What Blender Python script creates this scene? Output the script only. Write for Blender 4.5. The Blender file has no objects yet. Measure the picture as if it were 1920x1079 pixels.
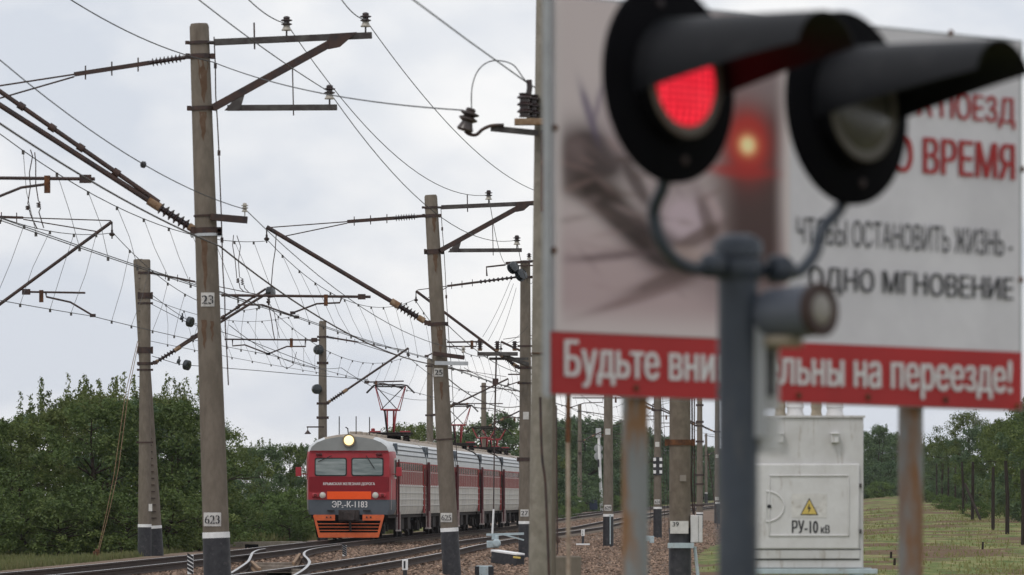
import bpy, math, random
import numpy as np
from mathutils import Vector, Matrix
from mathutils.geometry import interpolate_bezier

random.seed(7)
rng = np.random.default_rng(11)
sc = bpy.context.scene
col = sc.collection
PI = math.pi
R = math.radians

# ------------------------------------------------------------------ camera, sky, sun, exposure
F, CX, HY, CZ = 10667.0, 960.0, 935.0, 1.65      # focal length in photo pixels, horizon row, eye height


def P(px, py, Y):
    return Vector(((px - CX) / F * Y, Y, CZ - (py - HY) / F * Y))


cam_d = bpy.data.cameras.new("camera")
cam = bpy.data.objects.new("camera", cam_d)
col.objects.link(cam)
cam.location = (0, 0, CZ)
cam.rotation_euler = (R(90), 0, 0)
cam_d.sensor_width = 36.0
cam_d.lens = 200.0
cam_d.shift_y = (HY - 539.5) / 1920.0
cam_d.clip_start = 0.5
cam_d.clip_end = 8000
cam_d.dof.use_dof = True
cam_d.dof.focus_distance = 190.0
cam_d.dof.aperture_fstop = 6.6
sc.camera = cam

SUN_EL, SUN_AZ = R(52), R(215)
w = bpy.data.worlds.new("World")
sc.world = w
w.use_nodes = True
nt = w.node_tree
nt.nodes.clear()
N = nt.nodes.new
out = N("ShaderNodeOutputWorld")
bg = N("ShaderNodeBackground")
sky = N("ShaderNodeTexSky")
sky.sky_type = 'NISHITA'
sky.sun_disc = False
sky.sun_elevation = SUN_EL
sky.sun_rotation = SUN_AZ
bg.inputs[1].default_value = 0.1
tc = N("ShaderNodeTexCoord")
mp = N("ShaderNodeMapping")
mp.inputs['Location'].default_value = (1.62, 0.4, 2.0)
mp.inputs['Scale'].default_value = (15, 15, 26)
nz = N("ShaderNodeTexNoise")
nz.inputs['Scale'].default_value = 1.0
nz.inputs['Detail'].default_value = 5.0
nz.inputs['Roughness'].default_value = 0.5
rp = N("ShaderNodeValToRGB")
rp.color_ramp.elements[0].position = 0.40
rp.color_ramp.elements[0].color = (6.95, 7.35, 8.15, 1)
rp.color_ramp.elements[1].position = 0.59
rp.color_ramp.elements[1].color = (9.9, 9.85, 9.9, 1)
mx = N("ShaderNodeMix")
mx.data_type = 'RGBA'
mx.inputs[0].default_value = 0.93          # thick overcast over the clear sky
L = nt.links.new
L(tc.outputs['Generated'], mp.inputs[0])
L(mp.outputs[0], nz.inputs['Vector'])
L(nz.outputs[0], rp.inputs[0])
L(sky.outputs[0], mx.inputs[6])
L(rp.outputs[0], mx.inputs[7])
L(mx.outputs[2], bg.inputs[0])
L(bg.outputs[0], out.inputs[0])

sun_d = bpy.data.lights.new("sun", 'SUN')
sun_d.energy = 1.0
sun_d.angle = R(14)
sun_d.color = (1.0, 0.96, 0.9)
sun = bpy.data.objects.new("sun", sun_d)
col.objects.link(sun)
# light travels from behind-left of the camera, high up
sdir = Vector((0.42, 0.55, -1.0)).normalized()
sun.rotation_euler = sdir.to_track_quat('-Z', 'Y').to_euler()

HAZE = 0.55e-4
sc.view_settings.view_transform = 'Standard'
sc.view_settings.look = 'None'
sc.view_settings.exposure = 0.0
sc.view_settings.gamma = 1.0
sc.cycles.max_bounces = 6
sc.cycles.transparent_max_bounces = 8

# ------------------------------------------------------------------ helpers
ORG = {}


def tag(o, label=None, cat=None, group=None, kind=None):
    if label: o['label'] = label
    if cat: o['category'] = cat
    if group: o['group'] = group
    if kind: o['kind'] = kind
    return o


def thing(name, label, cat, loc=(0, 0, 0), rotz=0.0, group=None, world=True):
    o = bpy.data.objects.new(name, None)
    o.empty_display_size = 0.2
    col.objects.link(o)
    o.location = loc
    o.rotation_euler = (0, 0, rotz)
    tag(o, label, cat, group)
    ORG[o.name] = Vector(loc) if world else Vector((0, 0, 0))
    return o


class MB:
    def __init__(s):
        s.v, s.f, s.m = [], [], []

    def add(s, vs, fs, mi=0):
        b = len(s.v)
        s.v += [tuple(x) for x in vs]
        s.f += [tuple(i + b for i in q) for q in fs]
        s.m += [mi] * len(fs)
        return s

    def box(s, c, size, rot=None, mi=0):
        c = Vector(c)
        hx, hy, hz = [k / 2 for k in size]
        vs = [Vector((x, y, z)) for x in (-hx, hx) for y in (-hy, hy) for z in (-hz, hz)]
        if rot is not None:
            vs = [rot @ q for q in vs]
        vs = [q + c for q in vs]
        return s.add(vs, [(0, 1, 3, 2), (4, 6, 7, 5), (0, 4, 5, 1), (2, 3, 7, 6), (0, 2, 6, 4), (1, 5, 7, 3)], mi)

    def beam(s, p0, p1, wd, ht, mi=0):
        """bar of section wd (depth) x ht from p0 to p1"""
        p0, p1 = Vector(p0), Vector(p1)
        d = p1 - p0
        x = d.normalized()
        up = Vector((0, 0, 1)) if abs(x.z) < 0.95 else Vector((1, 0, 0))
        y = up.cross(x).normalized()
        z = x.cross(y)
        M = Matrix((x, y, z)).transposed()
        return s.box((p0 + p1) / 2, (d.length, wd, ht), M, mi)

    def tube(s, pts, r, n=8, cap=True, mi=0):
        pts = [Vector(p) for p in pts]
        k = len(pts)
        rs = [r] * k if not hasattr(r, '__len__') else list(r)
        ts = []
        for i in range(k):
            a = pts[max(i - 1, 0)]
            b = pts[min(i + 1, k - 1)]
            t = (b - a)
            ts.append(t.normalized() if t.length > 1e-9 else Vector((0, 0, 1)))
        up = Vector((0, 0, 1)) if abs(ts[0].z) < 0.9 else Vector((1, 0, 0))
        u = up.cross(ts[0]).normalized()
        vs, fs = [], []
        for i in range(k):
            u = (u - ts[i] * u.dot(ts[i]))
            u = u.normalized() if u.length > 1e-6 else ts[i].orthogonal().normalized()
            v = ts[i].cross(u)
            for j in range(n):
                a = 2 * PI * j / n
                vs.append(pts[i] + (u * math.cos(a) + v * math.sin(a)) * rs[i])
        for i in range(k - 1):
            for j in range(n):
                j2 = (j + 1) % n
                fs.append((i * n + j, i * n + j2, (i + 1) * n + j2, (i + 1) * n + j))
        if cap:
            fs.append(tuple(reversed(range(n))))
            fs.append(tuple((k - 1) * n + j for j in range(n)))
        return s.add(vs, fs, mi)

    def lathe(s, o, axis, prof, n=16, mi=0):
        """prof: list of (t along axis, radius)"""
        o, axis = Vector(o), Vector(axis).normalized()
        u = axis.orthogonal().normalized()
        v = axis.cross(u)
        vs, fs = [], []
        for t, r in prof:
            for j in range(n):
                a = 2 * PI * j / n
                vs.append(o + axis * t + (u * math.cos(a) + v * math.sin(a)) * r)
        for i in range(len(prof) - 1):
            for j in range(n):
                j2 = (j + 1) % n
                fs.append((i * n + j, i * n + j2, (i + 1) * n + j2, (i + 1) * n + j))
        fs.append(tuple(reversed(range(n))))
        fs.append(tuple((len(prof) - 1) * n + j for j in range(n)))
        return s.add(vs, fs, mi)

    def ribbed(s, p0, p1, rc, rshed, n, mi=0, seg=12):
        p0, p1 = Vector(p0), Vector(p1)
        Ln = (p1 - p0).length
        prof = [(0, rc * 1.15), (Ln * .04, rc * 1.15)]
        for i in range(n):
            a = Ln * (.06 + .88 * i / n)
            b = Ln * .88 / n
            prof += [(a, rc), (a + b * .35, rc), (a + b * .5, rshed), (a + b * .62, rshed), (a + b * .95, rc)]
        prof += [(Ln * .96, rc * 1.15), (Ln, rc * 1.15)]
        return s.lathe(p0, p1 - p0, prof, seg, mi)

    def plate(s, pts, n, depth, mi=0):
        """flat polygon pts (3D, ccw seen from +n) thickened backwards"""
        pts = [Vector(p) for p in pts]
        n = Vector(n).normalized()
        k = len(pts)
        vs = pts + [p - n * depth for p in pts]
        fs = [tuple(range(k)), tuple(reversed(range(k, 2 * k)))]
        for i in range(k):
            j = (i + 1) % k
            fs.append((i, i + k, j + k, j))
        return s.add(vs, fs, mi)

    def build(s, name, mats, parent=None, smooth=True, bevel=0.0, angle=38):
        org = Vector((0, 0, 0))
        if parent is not None:
            org = ORG.get(parent.name, org)
        me = bpy.data.meshes.new(name)
        me.from_pydata([(x - org.x, y - org.y, z - org.z) for x, y, z in s.v], [], s.f)
        if not isinstance(mats, (list, tuple)):
            mats = [mats]
        for m in mats:
            me.materials.append(m)
        me.polygons.foreach_set('material_index', s.m)
        if smooth:
            me.polygons.foreach_set('use_smooth', [True] * len(me.polygons))
            me.set_sharp_from_angle(angle=R(angle))
        me.update()
        o = bpy.data.objects.new(name, me)
        col.objects.link(o)
        if parent is not None:
            o.parent = parent
        ORG[o.name] = org
        if bevel:
            md = o.modifiers.new('bevel', 'BEVEL')
            md.width = bevel
            md.segments = 2
            md.limit_method = 'ANGLE'
        return o


def children(o):
    return list(o.children)


def copy_tree(o, parent=None):
    c = o.copy()
    col.objects.link(c)
    ORG[c.name] = ORG.get(o.name, Vector((0, 0, 0)))
    if parent is not None:
        c.parent = parent
    for ch in children(o):
        copy_tree(ch, c)
    return c


ORD = ['first', 'second', 'third', 'fourth', 'fifth', 'sixth', 'seventh', 'eighth', 'ninth', 'tenth', 'eleventh',
       'twelfth', 'thirteenth', 'fourteenth', 'fifteenth', 'sixteenth', 'seventeenth', 'eighteenth', 'nineteenth',
       'twentieth'] + ['twenty-' + k for k in 'first second third fourth fifth sixth seventh eighth ninth'.split()] + \
      ['thirtieth'] + ['thirty-' + k for k in 'first second third fourth fifth sixth seventh eighth ninth'.split()]

# ------------------------------------------------------------------ materials


def mat(name, c, rough=0.7, metal=0.0, var=0.0, scale=6.0, c2=None, stretch=None, bump=0.0, bscale=40.0, spec=0.4,
        emit=None, estr=0.0, island=0.0, lo=0.4, hi=0.65, grime=None, gscale=1.5, gstretch=None, glo=.55, ghi=.75):
    m = bpy.data.materials.new(name)
    m.use_nodes = True
    t = m.node_tree
    b = t.nodes['Principled BSDF']
    b.inputs['Roughness'].default_value = rough
    b.inputs['Metallic'].default_value = metal
    b.inputs['Specular IOR Level'].default_value = spec
    b.inputs['Base Color'].default_value = (*c, 1)
    if emit:
        b.inputs['Emission Color'].default_value = (*emit, 1)
        b.inputs['Emission Strength'].default_value = estr
    t_c = t.nodes.new('ShaderNodeTexCoord')
    src = t_c.outputs['Object']
    if stretch:
        mm = t.nodes.new('ShaderNodeMapping')
        mm.inputs['Scale'].default_value = stretch
        t.links.new(src, mm.inputs[0])
        src = mm.outputs[0]
    colout = None
    if c2 is None and var:
        c2 = tuple(k * (1 - var) for k in c)
        c1 = tuple(min(1, k * (1 + var)) for k in c)
    else:
        c1 = c
    if c2 is not None:
        n1 = t.nodes.new('ShaderNodeTexNoise')
        n1.inputs['Scale'].default_value = scale
        n1.inputs['Detail'].default_value = 6
        n1.inputs['Roughness'].default_value = 0.65
        t.links.new(src, n1.inputs['Vector'])
        r = t.nodes.new('ShaderNodeValToRGB')
        r.color_ramp.elements[0].position = lo
        r.color_ramp.elements[0].color = (*c2, 1)
        r.color_ramp.elements[1].position = hi
        r.color_ramp.elements[1].color = (*c1, 1)
        t.links.new(n1.outputs[0], r.inputs[0])
        colout = r.outputs[0]
    if grime:
        n3 = t.nodes.new('ShaderNodeTexNoise')
        n3.inputs['Scale'].default_value = gscale
        n3.inputs['Detail'].default_value = 8
        n3.inputs['Roughness'].default_value = 0.75
        if gstretch:
            m3 = t.nodes.new('ShaderNodeMapping')
            m3.inputs['Scale'].default_value = gstretch
            t.links.new(t_c.outputs['Object'], m3.inputs[0])
            t.links.new(m3.outputs[0], n3.inputs['Vector'])
        else:
            t.links.new(t_c.outputs['Object'], n3.inputs['Vector'])
        r3 = t.nodes.new('ShaderNodeMapRange')
        r3.inputs[1].default_value = glo
        r3.inputs[2].default_value = ghi
        t.links.new(n3.outputs[0], r3.inputs[0])
        x3 = t.nodes.new('ShaderNodeMix')
        x3.data_type = 'RGBA'
        t.links.new(r3.outputs[0], x3.inputs[0])
        if colout is not None:
            t.links.new(colout, x3.inputs[6])
        else:
            x3.inputs[6].default_value = (*c, 1)
        x3.inputs[7].default_value = (*grime, 1)
        colout = x3.outputs[2]
    if island:
        g = t.nodes.new('ShaderNodeNewGeometry')
        hv = t.nodes.new('ShaderNodeHueSaturation')
        mr = t.nodes.new('ShaderNodeMapRange')
        mr.inputs[3].default_value = 1 - island
        mr.inputs[4].default_value = 1 + island
        t.links.new(g.outputs['Random Per Island'], mr.inputs[0])
        t.links.new(mr.outputs[0], hv.inputs['Value'])
        if colout is not None:
            t.links.new(colout, hv.inputs['Color'])
        else:
            hv.inputs['Color'].default_value = (*c, 1)
        colout = hv.outputs[0]
    if colout is not None:
        t.links.new(colout, b.inputs['Base Color'])
    if bump:
        n2 = t.nodes.new('ShaderNodeTexNoise')
        n2.inputs['Scale'].default_value = bscale
        n2.inputs['Detail'].default_value = 4
        t.links.new(src, n2.inputs['Vector'])
        bp = t.nodes.new('ShaderNodeBump')
        bp.inputs['Strength'].default_value = bump
        bp.inputs['Distance'].default_value = 0.02
        t.links.new(n2.outputs[0], bp.inputs['Height'])
        t.links.new(bp.outputs[0], b.inputs['Normal'])
    return m


M = {}
M['concrete'] = mat('mast_concrete', (.195, .165, .135), .9, c2=(.15, .127, .102), scale=5, stretch=(1.5, 1.5, .6), bump=.35, bscale=30, spec=.2, grime=(.085, .065, .05), gscale=1.3, gstretch=(1.5, 1.5, .45), glo=.56, ghi=.8)
M['concrete_pale'] = mat('pale_concrete', (.28, .255, .215), .9, c2=(.21, .19, .155), scale=9, stretch=(1, 1, .8), bump=.3, spec=.2, grime=(.13, .10, .08), gscale=1.5)
M['blackpaint'] = mat('black_paint', (.022, .023, .028), .55, c2=(.04, .04, .045), scale=9, spec=.35, grime=(.12, .11, .11), gscale=6)
M['stain'] = mat('rust_stain', (.15, .10, .07), .9, c2=(.115, .07, .045), scale=9, spec=.15)
M['whitepaint'] = mat('white_paint', (.78, .78, .78), .6, var=.07, scale=12)
M['plate'] = mat('number_plate', (.60, .585, .56), .7, var=.08, scale=10, grime=(.34, .30, .26), gscale=9)
M['ink'] = mat('stencil_ink', (.025, .025, .03), .6)
M['darksteel'] = mat('dark_steel', (.035, .028, .03), .6, c2=(.07, .04, .032), scale=7, spec=.3)
M['greysteel'] = mat('grey_steel', (.10, .095, .09), .6, c2=(.05, .04, .04), scale=5, spec=.3)
M['rust'] = mat('rust', (.17, .075, .035), .85, c2=(.07, .035, .022), scale=8, spec=.2)
M['rustpale'] = mat('pale_rust', (.33, .24, .16), .85, c2=(.2, .12, .07), scale=10, spec=.2)
M['insul'] = mat('brown_porcelain', (.035, .022, .022), .25, spec=.5, var=.2)
M['insul_pale'] = mat('pale_porcelain', (.42, .39, .34), .4, spec=.5, var=.1)
M['glassdisc'] = mat('dark_glass_disc', (.02, .025, .03), .15, spec=.6)
M['wire'] = mat('weathered_wire', (.045, .045, .048), .6, spec=.2, var=.2)
M['wire_pale'] = mat('pale_wire', (.11, .105, .10), .6, spec=.2, var=.2)
M['zinc'] = mat('galvanised_band', (.5, .52, .54), .35, metal=.5, var=.1)
M['bluegrey'] = mat('blue_grey_paint', (.42, .5, .53), .5, var=.12, scale=8, grime=(.22, .18, .15), gscale=4)
M['signalpost'] = mat('dark_blue_grey_paint', (.045, .056, .074), .45, c2=(.033, .041, .056), scale=5, spec=.4, grime=(.085, .085, .085), gscale=7, gstretch=(2, 2, .5))
M['signalblack'] = mat('signal_black', (.003, .003, .004), .85, spec=.06, var=.2, scale=4)
M['visor'] = mat('visor_black', (.0035, .004, .006), .5, spec=.22, var=.15, scale=3, grime=(.02, .02, .022), gscale=9)
M['redled'] = None
M['rubber'] = mat('black_rubber', (.02, .02, .02), .7)
M['t_red'] = mat('train_red', (.44, .035, .05), .42, c2=(.35, .032, .042), scale=1.2, spec=.4, grime=(.20, .04, .04), gscale=2.5, gstretch=(2, 2, .6), glo=.58, ghi=.8)
M['t_deepred'] = mat('train_deep_red', (.22, .005, .013), .4, var=.06, scale=2, spec=.4)
M['t_band'] = mat('train_window_band', (.34, .06, .055), .8, c2=(.25, .05, .045), scale=2, spec=.08)
M['t_orange'] = mat('train_orange', (.98, .10, .010), .45, var=.04, scale=3)
M['t_pilot'] = mat('train_pilot_orange', (.70, .135, .035), .5, c2=(.52, .11, .04), scale=4)
M['t_slate'] = mat('train_slate', (.085, .10, .12), .5, var=.06, scale=2)
M['t_grey'] = mat('train_forehead_grey', (.27, .28, .275), .5, var=.06, scale=2)
M['t_pale'] = mat('train_pale_grey', (.64, .66, .67), .45, c2=(.53, .55, .56), scale=2.5)
M['t_cream'] = mat('train_cream', (.62, .59, .53), .65, spec=.15, c2=(.48, .465, .43), scale=1.5, stretch=(1, 1, .3), grime=(.24, .21, .18), gscale=1.2)
M['t_roof'] = mat('train_roof', (.40, .34, .28), .7, c2=(.27, .23, .19), scale=2, grime=(.2, .16, .13))
M['t_under'] = mat('train_underframe', (.018, .016, .016), .8, c2=(.035, .027, .024), scale=5, spec=.2)
M['t_gap'] = mat('dark_void', (.008, .007, .007), .9, spec=.1)
M['t_glass'] = mat('windscreen_painted_reflection', (.32, .36, .355), .1, spec=.7, c2=(.15, .19, .19), scale=1.6, stretch=(.35, 1, 3.2))  # pale grey and stretched bands painted in for reflections on the glass
M['t_glassdk'] = mat('dark_window_glass', (.02, .022, .022), .1, spec=.6)
M['t_glassgreen'] = mat('green_side_glass', (.06, .10, .085), .1, spec=.6)
M['t_glassred'] = mat('lower_window_glass', (.27, .085, .075), .6, spec=.12, var=.12, scale=2)  # reddish reflection put into the pane colour
M['t_frame'] = mat('window_frame_silver', (.52, .46, .44), .4, metal=.2)
M['t_winframe'] = mat('window_frame_red', (.40, .11, .10), .8, spec=.08)
M['t_darkred'] = mat('handrail_dark_red', (.09, .008, .013), .45)
M['t_railpale'] = mat('handrail_pale', (.42, .33, .31), .5, var=.2, scale=10)
M['t_pantored'] = mat('pantograph_red', (.28, .03, .035), .5, var=.2, scale=8)
M['lampwarm'] = mat('headlight_glow', (1, .85, .5), .3, emit=(1, .72, .32), estr=1.5)
M['lampglass'] = mat('lamp_glass', (.6, .58, .52), .15, spec=.6)
M['lampred'] = mat('tail_lamp_red', (.16, .01, .012), .25, spec=.5)
M['brass'] = mat('headlight_rim', (.3, .24, .15), .4, metal=.5)
M['lettering'] = mat('white_lettering', (.78, .77, .76), .6)
M['steeltop'] = mat('worn_rail_head', (.45, .44, .43), .3, metal=.7, var=.15, scale=3)
M['rail'] = mat('rail_side', (.055, .035, .026), .8, c2=(.035, .022, .018), scale=4, spec=.2)
M['sleeper'] = mat('concrete_sleeper', (.30, .26, .22), .9, c2=(.19, .155, .125), scale=5)
M['boxgrey'] = mat('cabinet_grey', (.60, .595, .59), .5, c2=(.52, .51, .50), scale=3, grime=(.30, .255, .21), gscale=3, gstretch=(3, 3, .5), glo=.54, ghi=.72)
M['boxlight'] = mat('cabinet_light', (.64, .635, .63), .5, c2=(.57, .56, .55), scale=4, grime=(.38, .34, .30), gscale=4, gstretch=(3, 3, .7), glo=.57, ghi=.76)
M['yellow'] = mat('warning_yellow', (.62, .46, .12), .6, var=.08, scale=20)
M['post_grey'] = mat('sign_post_grey', (.21, .22, .22), .6, c2=(.23, .115, .045), scale=2.2, stretch=(3, 3, 1.0), lo=.395, hi=.535)
M['post_rusty'] = mat('rusty_post', (.20, .20, .195), .65, c2=(.20, .095, .04), scale=2.6, stretch=(3, 3, .8), lo=.44, hi=.62)
M['signwhite'] = mat('banner_white', (.68, .66, .69), .5, c2=(.60, .58, .61), scale=2.5, bump=.2, bscale=3)
M['signred'] = mat('banner_red', (.40, .016, .018), .5, var=.07, scale=2)
M['signredtext'] = mat('banner_red_text', (.36, .02, .022), .6)
M['signblack'] = mat('banner_dark_text', (.045, .045, .05), .6)
M['signwhitetext'] = mat('banner_white_text', (.66, .64, .64), .6)
M['alu'] = mat('sign_back_metal', (.34, .35, .36), .5, metal=.3, var=.1)
M['wood'] = mat('weathered_wood', (.045, .036, .03), .9, c2=(.03, .024, .02), scale=4, stretch=(4, 4, .5), spec=.1)
M['blue'] = mat('dark_blue_paint', (.03, .045, .085), .5, var=.1)
M['tan'] = mat('tan_metal', (.30, .25, .18), .5, var=.15, scale=10)
M['bark'] = mat('bark', (.06, .045, .035), .95, c2=(.03, .024, .02), scale=6, stretch=(3, 3, .6), bump=.5, bscale=20, spec=.1)


def leafmat(name, a, b, cc):
    m = bpy.data.materials.new(name)
    m.use_nodes = True
    t = m.node_tree
    t.nodes.clear()
    o = t.nodes.new('ShaderNodeOutputMaterial')
    g = t.nodes.new('ShaderNodeNewGeometry')
    oi = t.nodes.new('ShaderNodeObjectInfo')
    tcn = t.nodes.new('ShaderNodeTexCoord')
    n = t.nodes.new('ShaderNodeTexNoise')
    n.inputs['Scale'].default_value = 0.55
    n.inputs['Detail'].default_value = 3
    t.links.new(tcn.outputs['Object'], n.inputs['Vector'])
    ma = t.nodes.new('ShaderNodeMath')
    ma.operation = 'MULTIPLY_ADD'
    ma.inputs[1].default_value = 0.35
    t.links.new(g.outputs['Random Per Island'], ma.inputs[0])
    mb = t.nodes.new('ShaderNodeMath')
    mb.operation = 'MULTIPLY_ADD'
    mb.inputs[1].default_value = 0.9
    mb.inputs[2].default_value = -0.2
    t.links.new(n.outputs[0], mb.inputs[0])
    t.links.new(mb.outputs[0], ma.inputs[2])
    mc = t.nodes.new('ShaderNodeMath')
    mc.operation = 'MULTIPLY_ADD'
    mc.inputs[1].default_value = 0.3
    t.links.new(oi.outputs['Random'], mc.inputs[0])
    t.links.new(ma.outputs[0], mc.inputs[2])
    r = t.nodes.new('ShaderNodeValToRGB')
    r.color_ramp.elements[0].position = 0.12
    r.color_ramp.elements[0].color = (*a, 1)
    r.color_ramp.elements[1].position = 0.88
    r.color_ramp.elements[1].color = (*cc, 1)
    e = r.color_ramp.elements.new(0.5)
    e.color = (*b, 1)
    t.links.new(mc.outputs[0], r.inputs[0])
    d = t.nodes.new('ShaderNodeBsdfDiffuse')
    tr = t.nodes.new('ShaderNodeBsdfTranslucent')
    gl = t.nodes.new('ShaderNodeBsdfGlossy')
    gl.inputs['Roughness'].default_value = .5
    gl.inputs['Color'].default_value = (.6, .65, .6, 1)
    m1 = t.nodes.new('ShaderNodeMixShader')
    m1.inputs[0].default_value = .28
    m2 = t.nodes.new('ShaderNodeMixShader')
    m2.inputs[0].default_value = .025
    t.links.new(r.outputs[0], d.inputs[0])
    t.links.new(r.outputs[0], tr.inputs[0])
    t.links.new(d.outputs[0], m1.inputs[1])
    t.links.new(tr.outputs[0], m1.inputs[2])
    t.links.new(m1.outputs[0], m2.inputs[1])
    t.links.new(gl.outputs[0], m2.inputs[2])
    t.links.new(m2.outputs[0], o.inputs[0])
    return m


M['leaf'] = leafmat('leaf_green', (.045, .078, .026), (.09, .128, .038), (.165, .20, .06))
M['leaf_blue'] = leafmat('leaf_blue_green', (.05, .088, .05), (.085, .13, .064), (.125, .175, .08))
M['leaf_olive'] = leafmat('leaf_olive', (.045, .068, .024), (.105, .135, .042), (.20, .22, .072))
M['leaf_bush'] = leafmat('leaf_bright', (.07, .11, .035), (.10, .155, .045), (.15, .21, .065))
M['fieldgrass'] = leafmat('field_grass_blades', (.14, .17, .052), (.22, .225, .082), (.32, .285, .13))
M['grass'] = leafmat('grass_blades', (.075, .10, .035), (.12, .135, .052), (.19, .18, .085))
M['stones'] = mat('ballast_stones', (.29, .205, .15), .95, c2=(.16, .11, .085), scale=1.2, island=.6, spec=.15)

# red signal lens: a lit lamp with a grid of small prisms
m = bpy.data.materials.new('lit_red_lens')
m.use_nodes = True
t = m.node_tree
b = t.nodes['Principled BSDF']
b.inputs['Base Color'].default_value = (.12, .002, .004, 1)
b.inputs['Roughness'].default_value = .3
tcn = t.nodes.new('ShaderNodeTexCoord')
vo = t.nodes.new('ShaderNodeTexVoronoi')
vo.inputs['Scale'].default_value = 58
vo.inputs['Randomness'].default_value = 0.0
t.links.new(tcn.outputs['Object'], vo.inputs['Vector'])
rr = t.nodes.new('ShaderNodeValToRGB')
rr.color_ramp.elements[0].position = .1
rr.color_ramp.elements[0].color = (1.0, .05, .075, 1)
rr.color_ramp.elements[1].position = .62
rr.color_ramp.elements[1].color = (.32, .0, .008, 1)
t.links.new(vo.outputs['Distance'], rr.inputs[0])
t.links.new(rr.outputs[0], b.inputs['Emission Color'])
b.inputs['Emission Strength'].default_value = 1.5
b.inputs['Specular IOR Level'].default_value = .1
M['redled'] = m
M['lensring'] = mat('lens_ring_tan', (.10, .088, .07), .5, var=.1)
M['darklens'] = mat('unlit_lens', (.075, .07, .06), .25, spec=.5, var=.15, scale=20)


def text(s, name, mt, parent, o, ux, uz, width=None, height=None, bold=0.0, depth=0.003, align='L', shear=0):
    """lettering: o is the lower-left corner of its box, ux to the reader's right, uz up"""
    cu = bpy.data.curves.new('lettering_curve', 'FONT')
    cu.body = s
    cu.size = 1.0
    cu.resolution_u = 3
    ob = bpy.data.objects.new('lettering_curve', cu)
    col.objects.link(ob)
    bpy.context.view_layer.update()
    dg = bpy.context.evaluated_depsgraph_get()
    oe = ob.evaluated_get(dg)
    polys = []
    for sp in oe.to_curve(dg).splines:
        bp_ = sp.bezier_points
        pl_ = []
        for i in range(len(bp_)):
            a, b_ = bp_[i], bp_[(i + 1) % len(bp_)]
            pl_ += [Vector((p.x, p.y, 0)) for p in interpolate_bezier(a.co, a.handle_right, b_.handle_left, b_.co, 6)[:-1]]
        q = [pl_[0]]
        for p in pl_[1:]:
            if (p - q[-1]).length > 1e-5: q.append(p)
        polys.append(q)
    oe.to_curve_clear()
    bpy.data.objects.remove(ob)
    # fill the outlines by winding number, in thin rows, so that overlapping strokes stay solid
    ally = [p.y for q in polys for p in q]
    y0_, y1_ = min(ally), max(ally)
    rows = 72
    dh = (y1_ - y0_) / rows
    vs, fs = [], []
    edges = [(q[i - 1].x, q[i - 1].y, q[i].x, q[i].y) for q in polys for i in range(len(q))]
    for r_ in range(rows):
        ym = y0_ + (r_ + .5) * dh
        xs = []
        for ax_, ay_, bx_, by_ in edges:
            if (ay_ <= ym) != (by_ <= ym):
                xs.append((ax_ + (bx_ - ax_) * (ym - ay_) / (by_ - ay_), 1 if by_ > ay_ else -1))
        xs.sort()
        wn = 0
        for x_, d_ in xs:
            if wn == 0: st_ = x_
            wn += d_
            if wn == 0 and x_ - st_ > 1e-4:
                k = len(vs)
                vs += [(st_, ym - dh / 2, 0), (x_, ym - dh / 2, 0), (x_, ym + dh / 2, 0), (st_, ym + dh / 2, 0)]
                fs.append((k, k + 1, k + 2, k + 3))
    vs = np.array(vs)
    mn, mxv = vs.min(0), vs.max(0)
    sx = (mxv[0] - mn[0])
    sy = (mxv[1] - mn[1])
    if height is None: height = width / sx * sy
    if width is None: width = height / sy * sx
    ux, uz, o = Vector(ux).normalized(), Vector(uz).normalized(), Vector(o)
    n = ux.cross(uz)
    if align == 'R': o = o - ux * width
    if align == 'C': o = o - ux * width / 2
    mb = MB()
    k = 1 + (2 if bold else 0)
    for q in range(k):
        sh = (q - (k - 1) / 2) * bold * 1.2 * height
        mb.add([o + ux * ((v[0] - mn[0]) / sx * width + sh) + uz * ((v[1] - mn[1]) / sy * height) + n * (depth + q * .0006) for v in vs], fs)
    return mb.build(name, mt, parent, smooth=False)


# ------------------------------------------------------------------ lie of the land
_KY = [-400, 20, 60, 98, 125, 150, 178, 204, 227, 287, 347, 427, 527, 627, 727, 927, 1127, 1400, 3200]
_KX = [-80, -21, -16.0, -12.7, -10.6, -9.35, -8.2, -7.4, -6.5, -3.32, -.2, 4.0, 10.2, 18.2, 27.5, 50, 80, 130, 520]
_kd = np.gradient(np.array(_KX), np.array(_KY))
_kd[7] = .040; _kd[8] = .047; _kd[9] = .053


def XA(Y):
    i = int(np.searchsorted(_KY, Y)) - 1
    i = max(0, min(i, len(_KY) - 2))
    h = _KY[i + 1] - _KY[i]
    t = (Y - _KY[i]) / h
    return (_KX[i] * (2 * t ** 3 - 3 * t ** 2 + 1) + _KX[i + 1] * (-2 * t ** 3 + 3 * t ** 2) +
            _kd[i] * h * (t ** 3 - 2 * t ** 2 + t) + _kd[i + 1] * h * (t ** 3 - t ** 2))


DB = 5.45


def XB(Y): return XA(Y) + DB


def zt(Y): return max(0.0, (min(Y, 1000) - 330) * .003)


def sst(a, b, x):
    t = max(0.0, min(1.0, (x - a) / (b - a)))
    return t * t * (3 - 2 * t)


def ground(off, Y):
    """height of the land; off = metres right of the near track's centre line"""
    tr = zt(Y)
    if off > 0:
        zf = -.5 + .0058 * (min(Y, 640) - 159)
        zf = min(zf, 2.4)
        near = -.05 * (1 - sst(30, 90, Y)) + zf * sst(30, 90, Y)
        if Y < 30: near = -.05
        b = tr - .24 - .17 * sst(1.7, 2.5, off)
        ditch = -.14 * sst(4, 7.5, off) * (1 - sst(8, 11, off)) * sst(100, 150, Y)
        return b + (near - b) * sst(7, 20, off) + ditch
    if off > -DB - 3:
        return tr - .24
    return tr - .24 - .16 * sst(0, 5, -DB - 3 - off)


def gz(X, Y): return ground(X - XB(Y), Y)


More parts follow.
